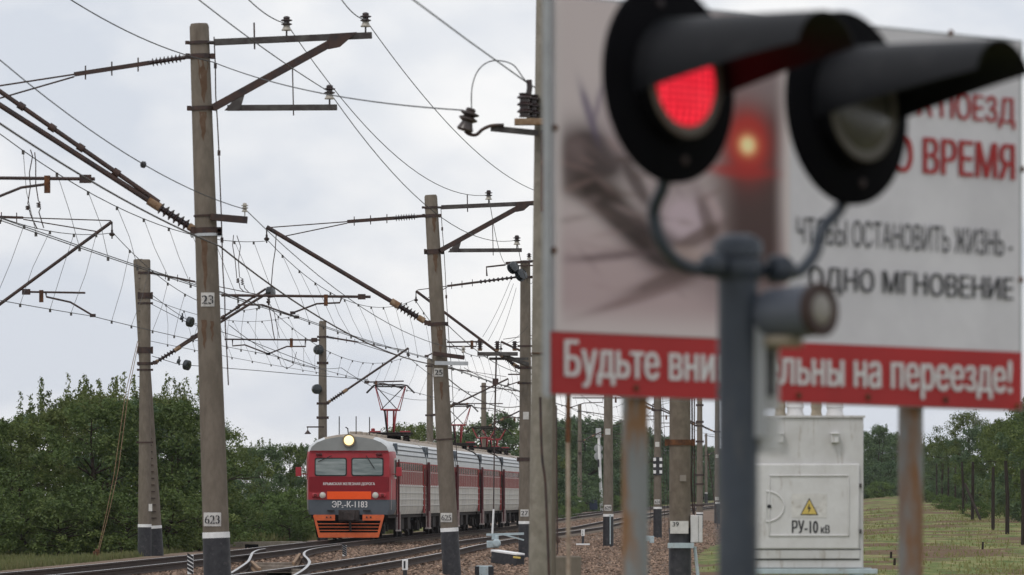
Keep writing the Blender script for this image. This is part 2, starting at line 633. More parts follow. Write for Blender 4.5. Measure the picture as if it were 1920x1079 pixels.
# ground: one sheet to the horizon
offs = [-1800, -700, -300, -140, -80, -50, -36, -26, -20, -16, -13, -11, -9.6, -8.4, -7, -5.4, -2.7, 0, 1.6, 2, 2.5, 3, 4, 5, 6, 7, 8, 9, 10, 11,
        13, 15, 18, 21, 25, 30, 36, 44, 55, 70, 100, 160, 300, 700, 1800]
Ys = [-120, -40, 0, 10, 20, 30, 45, 60, 75, 90] + list(range(100, 460, 6)) + list(range(460, 800, 20)) + [850, 950, 1100, 1300, 1600, 2100, 3200]
mb = MB()
vs, fs = [], []
no = len(offs)
for j, Y in enumerate(Ys):
    for i, of in enumerate(offs):
        vs.append((XB(Y) + of, Y, ground(of, Y)))
for j in range(len(Ys) - 1):
    for i in range(no - 1):
        a = j * no + i
        mb_m = 0 if (-9.6 <= offs[i] and offs[i + 1] <= 8.1) else 1
        fs.append((a, a + 1, a + no + 1, a + no))
mb.v, mb.f, mb.m = vs, fs, [0] * len(fs)

g = bpy.data.materials.new('land')
g.use_nodes = True
t = g.node_tree
bs = t.nodes['Principled BSDF']
bs.inputs['Roughness'].default_value = .95
bs.inputs['Specular IOR Level'].default_value = .15
at = t.nodes.new('ShaderNodeAttribute')
at.attribute_name = 'offset'
geo = t.nodes.new('ShaderNodeTexCoord')


def tn(scale, det=6, rough=.65, stretch=None):
    n = t.nodes.new('ShaderNodeTexNoise')
    n.inputs['Scale'].default_value = scale
    n.inputs['Detail'].default_value = det
    n.inputs['Roughness'].default_value = rough
    if stretch:
        mm = t.nodes.new('ShaderNodeMapping')
        mm.inputs['Scale'].default_value = stretch
        t.links.new(geo.outputs['Object'], mm.inputs[0])
        t.links.new(mm.outputs[0], n.inputs['Vector'])
    else:
        t.links.new(geo.outputs['Object'], n.inputs['Vector'])
    return n.outputs[0]


def ramp(src, pts):
    r = t.nodes.new('ShaderNodeValToRGB')
    r.color_ramp.elements[0].position = pts[0][0]
    r.color_ramp.elements[0].color = (*pts[0][1], 1)
    r.color_ramp.elements[1].position = pts[-1][0]
    r.color_ramp.elements[1].color = (*pts[-1][1], 1)
    for p, c in pts[1:-1]:
        e = r.color_ramp.elements.new(p)
        e.color = (*c, 1)
    t.links.new(src, r.inputs[0])
    return r.outputs[0]


def mixc(f, a, b):
    x = t.nodes.new('ShaderNodeMix')
    x.data_type = 'RGBA'
    t.links.new(f, x.inputs[0])
    t.links.new(a, x.inputs[6])
    t.links.new(b, x.inputs[7])
    return x.outputs[2]


gravel = ramp(tn(9, 8, .8), [(.3, (.11, .077, .058)), (.5, (.21, .15, .112)), (.72, (.34, .26, .205))])
grassc = ramp(tn(1.0, 8, .72, (1, .16, 1)), [(.36, (.075, .115, .032)), (.46, (.135, .17, .052)), (.54, (.205, .21, .078)), (.64, (.30, .255, .13))])
soil = ramp(tn(4, 8, .7), [(.35, (.085, .05, .033)), (.65, (.20, .125, .08))])
patch = ramp(tn(.16, 6, .62, (1, .45, 1)), [(.50, (0, 0, 0)), (.55, (.95, .95, .95))])
grs = mixc(patch, grassc, soil)
gravel = mixc(ramp(tn(.7, 6, .7, (1, .4, 1)), [(.4, (0, 0, 0)), (.62, (.75, .75, .75))]), gravel, ramp(tn(6, 6, .8), [(.35, (.07, .05, .04)), (.65, (.17, .125, .095))]))
# ragged edge between ballast and grass
ad = t.nodes.new('ShaderNodeMath')
ad.operation = 'MULTIPLY_ADD'
ad.inputs[1].default_value = 3.0
t.links.new(tn(.8, 6, .7), ad.inputs[0])
t.links.new(at.outputs['Fac'], ad.inputs[2])
edge = ramp(ad.outputs[0], [(0, (0, 0, 0)), (1, (1, 1, 1))])
mr1 = t.nodes.new('ShaderNodeMapRange')
mr1.inputs[1].default_value = 9.4
mr1.inputs[2].default_value = 10.3
t.links.new(ad.outputs[0], mr1.inputs[0])
mr2 = t.nodes.new('ShaderNodeMapRange')
mr2.inputs[1].default_value = -8.0
mr2.inputs[2].default_value = -8.8
t.links.new(ad.outputs[0], mr2.inputs[0])
mxx = t.nodes.new('ShaderNodeMath')
mxx.operation = 'MAXIMUM'
t.links.new(mr1.outputs[0], mxx.inputs[0])
t.links.new(mr2.outputs[0], mxx.inputs[1])
t.links.new(mixc(mxx.outputs[0], gravel, grs), bs.inputs['Base Color'])
bp = t.nodes.new('ShaderNodeBump')
bp.inputs['Strength'].default_value = .8
bp.inputs['Distance'].default_value = .06
t.links.new(tn(14, 6, .7), bp.inputs['Height'])
t.links.new(bp.outputs[0], bs.inputs['Normal'])
go = mb.build('ground', g)
go.data.attributes.new('offset', 'FLOAT', 'POINT')
go.data.attributes['offset'].data.foreach_set('value', [offs[k % no] for k in range(len(vs))])
tag(go, 'broad land under the railway, brown ballast between the grass', None, None, 'structure')
if 'category' in go: del go['category']

# ------------------------------------------------------------------ rails


def rail_mesh(pts, mb):
    """rail swept along pts (centre of the rail, top at z)"""
    prof = [(-.037, 0), (.037, 0), (.037, -.045), (.011, -.065), (.011, -.14), (.07, -.165), (.07, -.18), (-.07, -.18), (-.07, -.165), (-.011, -.14), (-.011, -.065), (-.037, -.045)]
    k = len(prof)
    pts = [Vector(p) for p in pts]
    vs, fs, ms = [], [], []
    for i, p in enumerate(pts):
        d = pts[min(i + 1, len(pts) - 1)] - pts[max(i - 1, 0)]
        d.z = 0
        d.normalize()
        sx = Vector((d.y, -d.x, 0))
        for a, z in prof:
            vs.append(p + sx * a + Vector((0, 0, z)))
    base = len(mb.v)
    mb.v += [tuple(v) for v in vs]
    for i in range(len(pts) - 1):
        for j in range(k):
            j2 = (j + 1) % k
            mb.f.append((base + i * k + j, base + i * k + j2, base + (i + 1) * k + j2, base + (i + 1) * k + j))
            mb.m.append(1 if j == 0 else 0)
    mb.f.append(tuple(base + j for j in range(k)))
    mb.m.append(0)
    mb.f.append(tuple(base + (len(pts) - 1) * k + j for j in reversed(range(k))))
    mb.m.append(0)
    return mb


ry = list(np.arange(70, 420, 6)) + list(np.arange(420, 1200, 15))
sl = MB()
prof = [(-1.35, .0), (1.35, .0)]
sl.add([(-1.35, -.13, -.22), (1.35, -.13, -.22), (1.35, .13, -.22), (-1.35, .13, -.22),
        (-1.35, -.10, -.155), (-.5, -.10, -.155), (-.4, -.10, -.185), (.4, -.10, -.185), (.5, -.10, -.155), (1.35, -.10, -.155),
        (-1.35, .10, -.155), (-.5, .10, -.155), (-.4, .10, -.185), (.4, .10, -.185), (.5, .10, -.155), (1.35, .10, -.155)],
       [(4, 5, 11, 10), (5, 6, 12, 11), (6, 7, 13, 12), (7, 8, 14, 13), (8, 9, 15, 14), (0, 1, 9, 8, 7, 6, 5, 4), (2, 3, 10, 11, 12, 13, 14, 15),
        (3, 0, 4, 10), (1, 2, 15, 9)])
for fx, nm, lab in ((XA, 'far', 'railway track under the red electric train, dark rails on concrete sleepers'),
                    (XB, 'near', 'empty railway track on the near side of the train, dark rails on concrete sleepers')):
    tr = thing('railway_track', lab, 'railway track', (fx(150), 150, 0), group='pair of main line tracks')
    for sgn in (-1, 1):
        mb = MB()
        rail_mesh([(fx(y) + sgn * .797, y, zt(y)) for y in ry], mb)
        mb.build('rail', [M['rail'], M['steeltop']], tr, smooth=False)
    first = None
    org = ORG[tr.name]
    for k in range(100):
        y = 116 + k * 1.25
        c = (fx(y) - org.x, y - org.y, zt(y) - org.z)
        a = -math.atan((fx(y + 1) - fx(y - 1)) / 2)
        if first is None:
            first = sl.build('sleeper', M['sleeper'], tr, smooth=False)
            first.location = c
            first.rotation_euler = (0, 0, a)
        else:
            o = first.copy()
            col.objects.link(o)
            o.parent = tr
            o.location = c
            o.rotation_euler = (0, 0, a + random.uniform(-.01, .01))
    rest = MB()
    y = 116 + 125
    while y < 700:
        rest.box((fx(y), y, zt(y) - .19), (2.7, .24, .08))
        y += 1.25
    tag(rest.build('sleeper', M['sleeper'], tr, smooth=False), kind='stuff')


def RP(px, py): # pixel on the rail plane
    Y = CZ * F / (py - HY)
    return Vector(((px - CX) / F * Y, Y, .004))


def smoothpts(pts, n=8):
    res = []
    pts = [Vector(p) for p in pts]
    for i in range(len(pts) - 1):
        p0, p1, p2, p3 = pts[max(i - 1, 0)], pts[i], pts[i + 1], pts[min(i + 2, len(pts) - 1)]
        for k in range(n):
            t_ = k / n
            res.append(.5 * ((2 * p1) + (p2 - p0) * t_ + (2 * p0 - 5 * p1 + 4 * p2 - p3) * t_ ** 2 + (3 * p1 - p0 - 3 * p2 + p3) * t_ ** 3))
    res.append(pts[-1])
    return res


cr = thing('turnout', 'turnout between the two tracks with bright curved crossover rails', 'turnout', RP(520, 1050))
for pts in ([(498, 1029), (484, 1031.5), (474, 1036.5), (470, 1044), (465, 1053), (450, 1064), (432, 1075), (405, 1088)],
            [(640, 1021.5), (600, 1027), (576, 1032.5), (570, 1040), (578, 1049), (580, 1056), (572, 1066), (555, 1077), (525, 1092)]):
    mb = MB()
    rail_mesh(smoothpts([RP(*p) for p in pts], 6), mb)
    mb.build('curved_rail', [M['rail'], M['steeltop']], cr, smooth=False)
for pts in ([(472, 1052), (480, 1060), (487, 1066)], [(562, 1038), (556, 1047), (550, 1055)]):
    mb = MB()
    rail_mesh([RP(*p) for p in pts], mb)
    mb.build('check_rail', [M['rustpale'], M['rustpale']], cr, smooth=False)
for k, (a, b) in enumerate((((486, 1058), (560, 1058)), ((492, 1064), (566, 1064)), ((478, 1052), (556, 1051)), ((500, 1070), (560, 1070)), ((450, 1070), (545, 1071)))):
    mb = MB()
    p, q = RP(*a), RP(*b)
    p.z = q.z = -.11
    q.y = p.y
    mb.box((p + q) / 2, ((q - p).length, .26, .14))
    mb.build('sleeper', M['sleeper'], cr, smooth=False, bevel=.01)

# ballast stones you could not count
def scatter_mesh(name, pos, size, mt, base_v, base_f, flat=1.0, label=None, cat=None, tilt=True, kind='stuff'):
    n = len(pos)
    bv = np.array(base_v)
    k = len(bv)
    ang = rng.uniform(0, 2 * PI, n)
    ca, sa = np.cos(ang), np.sin(ang)
    jit = 1 + rng.uniform(-.3, .3, (n, k, 3)) if tilt else np.ones((n, k, 3))
    v = bv[None] * jit * size[:, None, None]
    x = v[..., 0] * ca[:, None] - v[..., 1] * sa[:, None]
    y = v[..., 0] * sa[:, None] + v[..., 1] * ca[:, None]
    V = np.stack([x, y, v[..., 2] * flat], -1) + pos[:, None, :]
    faces = (np.array(base_f)[None] + (np.arange(n) * k)[:, None, None]).reshape(-1, len(base_f[0]))
    me = bpy.data.meshes.new(name)
    me.from_pydata(V.reshape(-1, 3), [], faces.tolist())
    me.materials.append(mt)
    o = bpy.data.objects.new(name, me)
    col.objects.link(o)
    if label:
        tag(o, label, cat, None, kind)
    return o


octv = [(1, 0, 0), (-.5, .87, 0), (-.5, -.87, 0), (.3, .2, .75), (-.4, .1, .7), (0, 0, -.6)]
octf = [(0, 1, 3), (1, 4, 3), (1, 2, 4), (2, 0, 3), (2, 3, 4), (1, 0, 5), (2, 1, 5), (0, 2, 5)]
n = 42000
yy = 112 + 330 * rng.random(n) ** 1.5
oo = rng.uniform(-8.2, 8.6, n)
pos = np.array([(XB(a) + b, a, ground(b, a) + .01) for a, b in zip(yy, oo)])
scatter_mesh('ballast', pos, rng.uniform(.03, .085, n), M['stones'], octv, octf, .8, 'loose brown ballast stones between and beside the tracks', 'ballast')

# ------------------------------------------------------------------ masts


class Pole:
    def __init__(s, name, label, X, Y, ztop, rb, rt, lean=0.0, zb=None, group=None, mt=None, cat='mast', zref=None):
        s.Y, s.ztop, s.rb, s.rt = Y, ztop, rb, rt
        s.zb = (gz(X, Y) - .5) if zb is None else zb
        s.X0, s.lean = X, lean
        s.zr = s.zb + .5
        s.root = thing(name, label, cat, (X, Y, s.zr), group=group)
        mb = MB()
        cap = [(s.at(s.zb), s.r(s.zb))]
        zs = [s.zb, s.zb + (s.ztop - s.zb) * .33, s.zb + (s.ztop - s.zb) * .66, s.ztop - .05, s.ztop]
        mb.tube([s.at(z) for z in zs], [s.r(z) if z < s.ztop - .01 else s.r(z) * .85 for z in zs], 20)
        mb.build('shaft', mt or M['concrete'], s.root)

    def at(s, z, dx=0, dy=0):
        f = (z - s.zr) / (s.ztop - s.zr)
        return Vector((s.X0 + s.lean * f + dx, s.Y + dy, z))

    def r(s, z):
        f = (z - s.zr) / (s.ztop - s.zr)
        return s.rb + (s.rt - s.rb) * f

    def paint(s, zstripe, band=.11, black=True):
        if black:
            mb = MB()
            mb.tube([s.at(s.zb + .02), s.at(zstripe - band / 2)], [s.r(s.zb) + .006, s.r(zstripe) + .006], 20)
            mb.build('painted_base', M['blackpaint'], s.root)
        mb = MB()
        mb.tube([s.at(zstripe - band / 2), s.at(zstripe + band / 2)], [s.r(zstripe) + .009] * 2, 20)
        mb.build('white_band', M['whitepaint'], s.root)

    def plate(s, txt, z, w_, h_, dx=0.0):
        rr = s.r(z)
        c = s.at(z, dx, -rr - .012)
        mb = MB()
        n = 6
        for i in range(n):
            a0, a1 = -w_ / 2 + w_ * i / n, -w_ / 2 + w_ * (i + 1) / n
            y0 = rr - math.sqrt(max(rr * rr - (a0 + dx) ** 2, .0001)) if abs(a0 + dx) < rr else rr
            y1 = rr - math.sqrt(max(rr * rr - (a1 + dx) ** 2, .0001)) if abs(a1 + dx) < rr else rr
            y0, y1 = min(y0, .06), min(y1, .06)
            mb.add([c + Vector((a0, y0, -h_ / 2)), c + Vector((a1, y1, -h_ / 2)), c + Vector((a1, y1, h_ / 2)), c + Vector((a0, y0, h_ / 2))], [(0, 1, 2, 3)])
        pl = mb.build('number_plate', M['plate'], s.root)
        if txt:
            text(txt, 'lettering', M['ink'], pl, c + Vector((-w_ * .42, -.008, -h_ * .32)), (1, 0, 0), (0, 0, 1), w_ * .84, h_ * .62, .02)
            mb = MB()
            for fx in (-.29, .005, .29):
                mb.box(c + Vector((fx * w_, -.014, 0)), (w_ * .028, .003, h_ * .7))
            mb.build('stencil_gap', M['plate'], pl, smooth=False)
        return pl

    def clamp(s, z, h=.05, mt=None, bolt=True, name='clamp'):
        mb = MB()
        mb.tube([s.at(z - h / 2), s.at(z + h / 2)], [s.r(z) + .018] * 2, 20)
        if bolt:
            for sg in (-1, 1):
                mb.box(s.at(z, sg * (s.r(z) + .045), -.03), (.07, .05, h * 1.2))
        return mb.build(name, mt or M['darksteel'], s.root)

    def stain(s, z, ln, wd, dx=0.0):
        mb = MB()
        k = 6
        pts = []
        for i in range(k + 1):
            f = i / k
            zz = z - ln * f
            hw = wd * (1 - f) ** .6 * .5 + .004
            for q in (-1, 0, 1):
                x = dx + q * hw + .012 * math.sin(i * 2.1)
                r_ = s.r(zz) + .003
                pts.append(s.at(zz, x, -math.sqrt(max(r_ * r_ - x * x, 1e-4))))
        mb.add(pts, [(i * 3 + q, i * 3 + q + 3, i * 3 + q + 4, i * 3 + q + 1) for i in range(k) for q in (0, 1)])
        return mb.build('rust_stain', M['stain'], s.root)

    def downlead(s, z0, z1, side=1, r=.012, wav=.02):
        mb = MB()
        pts = []
        for k in range(13):
            z = z0 + (z1 - z0) * k / 12
            pts.append(s.at(z, side * (s.r(z) + .07 + random.uniform(0, wav)), -.03))
        mb.tube(pts, r, 6)
        for k in (1, 4, 7):
            mb.box(pts[k], (.05, .04, .09))
        return mb.build('downlead', M['darksteel'], s.root)


def pin_insulator(parent, p, scale=1.0, pale=True, name='pin_insulator', mt=None, tilt=(0, 0, 1)):
    """p = base of the pin on its arm"""
    ax = Vector(tilt).normalized()
    p = Vector(p)
    mb = MB()
    mb.tube([p - ax * .09 * scale, p + ax * .14 * scale], .016 * scale, 8)
    mb.box(p - ax * .07 * scale, (.05 * scale, .05 * scale, .03 * scale))
    q = p + ax * .1 * scale
    mb.lathe(q, ax, [(a * scale, r * scale) for a, r in ((0, .085), (.015, .09), (.03, .075), (.09, .05))], 14, mi=1 if pale else 0)
    mb.lathe(q + ax * .085 * scale, ax, [(a * scale, r * scale) for a, r in ((0, .05), (.02, .095), (.035, .095), (.05, .05), (.07, .05), (.085, .1), (.1, .1), (.115, .055), (.14, .06), (.15, .055), (.165, .03))], 14, mi=0)
    return mb.build(name, [mt or M['insul'], M['insul_pale']], parent)


def z_bracket(po, s=1.0, far=False):
    """bracket with two arms and a brace for the feeder wires; returns wire points"""
    rt = po.root
    zu = po.ztop - .33
    zl = zu - 1.13
    b0 = po.at(zu, po.r(zu) + .05, -.12)
    arm = MB()
    x0 = po.at(zu).x
    u0 = Vector((x0 + .26 * s, po.Y - .1, zu))
    u1 = Vector((x0 + 2.97 * s, po.Y - .1, zu + .12))
    arm.beam(u0, u1, .09, .11)
    arm.tube([po.at(zu, po.r(zu) - .05, -.1), u0], .025, 8)
    ua = arm.build('crossarm', M['greysteel'], rt, bevel=.006)
    br = MB()
    l0 = Vector((x0 + .24, po.Y - .14, zl))
    l1 = Vector((x0 + 2.42 * s, po.Y - .14, zu + .07))
    br.beam(l0, l1, .07, .13)
    br.plate([l1 + Vector((-.18, -.06, .07)), l1 + Vector((-.2, -.06, -.2)), l1 + Vector((.0, -.06, -.16)), l1 + Vector((.3, -.06, .1))], (0, -1, 0), .02)
    br.build('brace', M['darksteel'], rt, bevel=.005)
    la = MB()
    a0 = Vector((x0 + .48, po.Y - .1, zl + .0))
    a1 = Vector((x0 + 2.37 * s, po.Y - .1, zl + .01))
    la.beam(a0, a1, .09, .1)
    la.plate([a0 + Vector((-.05, -.07, -.05)), a0 + Vector((.22, -.07, -.05)), a0 + Vector((.3, -.07, .22)), a0 + Vector((.1, -.07, .12))], (0, -1, 0), .02)
    lo = la.build('crossarm', M['greysteel'], rt, bevel=.006)
    rod = MB()
    rod.tube([Vector((x0 + 1.62, po.Y - .1, zl - .13)), Vector((x0 + 1.6, po.Y - .1, zl + .75))], .012, 6)
    rod.tube([Vector((x0 + .95, po.Y - .1, zu - .12)), Vector((x0 + .94, po.Y - .1, zu + .34))], .016, 6)
    rod.build('rod', M['darksteel'], rt)
    pts = []
    for arm_o, xx, zz in ((ua, 1.5, zu + .10), (ua, 2.86, zu + .165), (lo, 2.24, zl + .05)):
        p = Vector((x0 + xx * s, po.Y - .1, zz))
        pin_insulator(arm_o, p)
        pts.append(p + Vector((0, -.05, .22)))
    po.clamp(zl, .07)
    po.clamp(zu, .05)
    return pts


def cantilever(po, wall, top, tie_w, tie_e, reg=None, steady=(), twin=0.0, r=.05, ins=(.07, .24), tie_ins=(.03, .22), rtie=.016, mtile=None, inscale=1.0, shed=6):
    """tube bracket over the track from wall (3D on the mast) up to top, with tie rod and registration arm"""
    wall, top, tie_w, tie_e = [Vector(p) for p in (wall, top, tie_w, tie_e)]
    rt = po.root
    d = top - wall
    i0, i1 = wall + d * ins[0], wall + d * ins[1]
    mb = MB()
    mb.tube([wall, i0], r * .8, 8)
    mb.box(wall + d.normalized() * .06, (.16, .14, .12))
    if twin:
        nrm = Vector((-d.z, 0, d.x)).normalized() * twin
        if nrm.z < 0: nrm = -nrm
        mb.tube([i1 + d * .03, top], r, 10)
        mb.tube([i1 + nrm * .35, top + nrm * 1.15], r * .85, 10)
        for f in (.35, .5, .62, .75, .9):
            q = wall + d * f + nrm * (.35 + .8 * (f - ins[1]) / (1 - ins[1]))
            mb.tube([q - d.normalized() * .06, q + d.normalized() * .06], r * 1.35, 10)
    else:
        mb.tube([i1, top], r, 10)
    arm = mb.build('cantilever_arm', mtile or M['darksteel'], rt)
    mb = MB()
    mb.ribbed(i0, i1, r * 1.0 * inscale, r * 2.1 * inscale, shed)
    mb.tube([i1 - d * .015, i1 + d * .035], r * 1.6, 10, mi=1)
    mb.tube([i0 - d * .03, i0 + d * .01], r * 1.4, 10, mi=1)
    mb.build('insulator', [M['insul'], M['rustpale']], arm)
    po.clamp(wall.z, .09)
    # tie
    e = tie_e - tie_w
    j0, j1, j2 = tie_w + e * tie_ins[0], tie_w + e * tie_ins[1], tie_w + e * min(1, tie_ins[1] + .3)
    mb = MB()
    mb.tube([tie_w, j0], r * .7, 8)
    mb.beam(j1, j2, r * .9, r * 1.5)
    for f in (.15, .5, .85):
        q = j1 + (j2 - j1) * f
        mb.tube([q + Vector((0, 0, -.12)), q + Vector((0, 0, .12))], .014, 6)
    mb.tube([j2, tie_e], rtie, 6)
    ti = mb.build('tie_rod', M['darksteel'], rt)
    mb = MB()
    mb.tube([j2 - Vector((0, 0, .04)), tie_e - d.normalized() * .45], rtie, 6)
    mb.build('tie_rod', M['darksteel'], rt)
    mb = MB()
    mb.ribbed(j0, j1, r * .7, r * 1.5, 8)
    mb.build('insulator', M['insul'], ti)
    po.clamp(tie_w.z, .08)
    if reg:
        a, b_ = [Vector(p) for p in reg]
        mb = MB()
        mb.tube([a, b_], r * .62, 10)
        f0 = a + (b_ - a) * .06
        mb.box(f0, (.2, .12, .14))
        q = a + (b_ - a) * .3
        mb.box(q - Vector((0, 0, .10)), (.1, .1, .3), mi=1)
        mb.build('registration_arm', [M['darksteel'], M['rust']], rt)
    for pts in steady:
        mb = MB()
        mb.tube([Vector(p) for p in pts], .024, 8)
        mb.box(pts[-1], (.14, .1, .08))
        mb.build('steady_arm', M['darksteel'], rt)
    # messenger hanger
    mb = MB()
    mb.tube([top, top - Vector((0, 0, .42))], .02, 6)
    mb.lathe(top - Vector((0, 0, .36)), (0, 0, 1), [(0, .03), (.03, .07), (.06, .075), (.1, .03), (.16, .03)], 12)
    mb.build('hanger', M['insul'], rt)
    return arm


GR = 'concrete masts of the overhead line'
masts = {}
# --- mast 623
po = Pole('overhead_line_mast', 'tallest concrete mast, plate 623 above its black base, beside the left turnout rail', -5.05, 98.0, 9.83, .238, .166, -.34, zb=-.9, group=GR)
masts[623] = po
po.paint(1.02, .1)
po.plate('623', 1.29, .30, .235, -.045)
po.plate('23', 5.07, .23, .24, .0)
w623 = z_bracket(po)
for z in (8.42, 8.30, 6.0):
    pass
cantilever(po, P(372, 436, 98), P(-85, 143, 98), P(360, 106, 98), P(-110, 178, 98), reg=(P(178, 336, 98), P(-120, 333, 98)),
           steady=[[P(92, 345, 98), P(40, 352, 98), P(0, 368, 98), P(-60, 398, 98)]], twin=.2, r=.05, ins=(.03, .17), tie_ins=(.03, .17), shed=6)
po.clamp(6.19, .05, M['zinc'], name='steel_band')
po.clamp(6.28, .07)
po.downlead(9.6, 3.6, 1, .012)
mb = MB()
mb.beam(P(395, 407, 97.8), P(464, 413, 97.8), .1, .12)
ma = mb.build('crossarm', M['darksteel'], po.root, bevel=.006)
pin_insulator(ma, P(459, 410, 97.8) + Vector((0, 0, .05)), .62, mt=M['insul_pale'])
po.clamp(6.52, .03, bolt=False)

for a_ in ((9.2, .75, .17, .05), (8.3, .5, .12, .02), (6.1, .9, .1, -.03), (4.72, .5, .09, -.08), (4.7, .35, .05, .06)):
    po.stain(*a_)
# --- mast 625
po = Pole('overhead_line_mast', 'leaning concrete mast with plate 625 standing in front of the train side', -1.57, 149.0, 9.6, .238, .168, -.56, zb=-.9, group=GR)
masts[625] = po
po.paint(.83, .1)
po.plate('625', 1.15, .30, .24, -.06)
po.plate('25', 4.95, .24, .22, -.05)
w625 = z_bracket(po)
cantilever(po, P(805, 608, 149), P(500, 426, 149), P(797, 405, 149), P(505, 427, 149), reg=(P(695, 557, 149), P(415, 554, 149)),
           steady=[[P(640, 560, 149), P(637, 568, 149), P(594, 570, 149), P(549, 587, 149)], [P(446, 555, 149), P(446, 572, 149), P(492, 572, 149), P(556, 595, 149)]],
           r=.06, ins=(.06, .2), tie_ins=(.05, .2))
mb = MB()
mb.beam(P(812, 663, 148.7), P(871, 671, 148.7), .1, .11)
ma = mb.build('crossarm', M['darksteel'], po.root, bevel=.006)
pin_insulator(ma, P(869, 668, 148.7) + Vector((0, 0, .04)), .62, mt=M['insul_pale'])
mb = MB()
mb.beam(P(815, 681, 148.65), P(878, 682, 148.65), .05, .1)
mb.build('galvanised_arm', M['zinc'], po.root)
po.clamp(8.08, .06)
po.clamp(3.2, .03, bolt=True)
po.downlead(9.3, 2.2, 1, .010)

for a_ in ((8.05, .5, .12, .03), (6.15, .7, .16, .04), (4.7, .5, .08, 0), (9.0, .4, .1, .05)):
    po.stain(*a_)
# --- mast 627 with disconnector
po = Pole('overhead_line_mast', 'upright concrete mast with plate 627, carrying the three insulator disconnector', .46, 196.0, 9.85, .235, .17, 0, zb=-.9, group=GR)
masts[627] = po
po.paint(.82, .1)
po.plate('27', 1.15, .28, .24, -.03)
po.plate('', 4.5, .2, .26, .02)
cantilever(po, P(972, 690, 196), P(780, 546, 196), P(968, 520, 196), P(783, 544, 196), reg=(P(905, 641, 196), P(838, 642, 196)),
           steady=[[P(893, 642, 196), P(893, 650, 196), P(838, 650, 196), P(800, 668, 196)]], r=.05, ins=(.04, .14), tie_ins=(.0, .4))
z = 9.2
mb = MB()
mb.beam(P(948, 494, 195.7), P(1003, 490, 195.7), .1, .09)
mb.beam(P(965, 499, 195.6), P(1003, 498, 195.6), .1, .05)
mb.tube([P(948, 497, 195.7), P(912, 501, 195.7), P(913, 518, 195.7)], .03, 8)
hi = mb.build('crossarm', M['darksteel'], po.root)
pin_insulator(hi, P(992, 492, 195.7), .9)
for px, py in ((961, 503), (976, 517)):
    mb = MB()
    mb.lathe(P(px, py, 195.3), (0.55, -.55, .35), [(-.09, .06), (-.07, .2), (-.02, .21), (.02, .06), (.06, .06), (.09, .2), (.13, .2), (.17, .05)], 18)
    mb.build('dish_insulator', M['glassdisc'], po.root)
po.clamp(6.9, .06)
po.clamp(5.62, .06)
po.clamp(3.0, .12)

dis = MB()
dis.beam(P(895, 664, 195), P(971, 664, 195), .2, .13)
dis.beam(P(918, 673, 195), P(990, 673, 195.6), .1, .09)
dis.beam(P(945, 668, 195), P(990, 684, 195.7), .12, .13)
dr = dis.build('disconnector_frame', M['greysteel'], po.root, bevel=.006)
for px in (900, 932.5, 965):
    mb = MB()
    mb.ribbed(P(px, 658, 195), P(px, 640, 195), .06, .105, 4)
    mb.box(P(px, 656, 195), (.14, .14, .08), mi=1)
    mb.build('post_insulator', [M['insul'], M['rustpale']], dr)
mb = MB()
mb.tube([P(930.5, 668, 195), P(927, 820, 195)], .028, 8)
mb.box(P(929, 716, 195), (.2, .12, .22))
mb.tube([P(927, 820, 195), P(925.5, 955, 195)], .022, 8)
mb.tube([P(925.5, 955, 195), P(923, 1005, 195)], .035, 8, mi=1)
mb.build('operating_rod', [M['darksteel'], M['whitepaint']], po.root)
mb = MB()
mb.beam(P(912, 1003, 194.6), P(982, 1001, 194.8), .1, .08)
mb.beam(P(945, 1003, 194.6), P(982, 1013, 194.8), .06, .05)
mb.tube([P(925, 1004, 194.6), P(925, 1012, 194.6)], .06, 8)
mb.build('bracket', M['bluegrey'], po.root)
mb = MB()
mb.box(P(924, 1021, 194.6), (.42, .3, .24))
mb.lathe(P(931, 1019, 194.4), (0, -1, 0), [(0, .15), (.1, .15), (.14, .1)], 14)
mb.tube([P(931, 1004, 194.6), P(931, 1013, 194.6)], .08, 8)
mb.build('drive_box', M['bluegrey'], po.root, bevel=.02)
mb = MB()
mb.tube([P(923, 1030, 194.6), P(920, 1085, 194.6)], .05, 8)
mb.build('support_pipe', M['bluegrey'], po.root)

# --- generic masts


def auto_cantilever(po, side, zoff=0.0, r=.05, reach=4.2, both=False):
    Y = po.Y
    xw = po.at(6.3).x + side * po.r(6)
    W = lambda dx, z: Vector((xw + side * dx, Y - .05, z + zoff))
    cantilever(po, W(0, 6.3), W(reach, 8.35), W(-.02, 9.05), W(reach - .1, 8.45), reg=(W(1.05, 6.95), W(reach - .3, 6.95)),
               steady=[[W(reach - 1.9, 6.93), W(reach - 1.9, 6.72), W(reach - .9, 6.68), W(reach - .2, 6.45)]], r=r)
    return W(reach, 7.95), W(reach - .25, 6.42)


def std_mast(Y, px, label, side, ztop=9.65, number=None, lean=0.0, zstripe=.85, console=True, reach=4.2, bracket=False):
    s = F / Y
    X = (px - CX) / s
    zo = zt(Y)
    po = Pole('overhead_line_mast', label, X, Y, ztop + zo, .225, .16, lean, group=GR)
    po.paint(zstripe + zo, .11)
    if number is not None:
        po.plate(number, zstripe + .32 + zo, .3, .25, -.02)
        po.plate('', 4.5 + zo, .22, .26, -.02)
    pts = None
    if console:
        pts = auto_cantilever(po, side, zo, reach=reach)
    if bracket:
        z_bracket(po)
    return po, pts


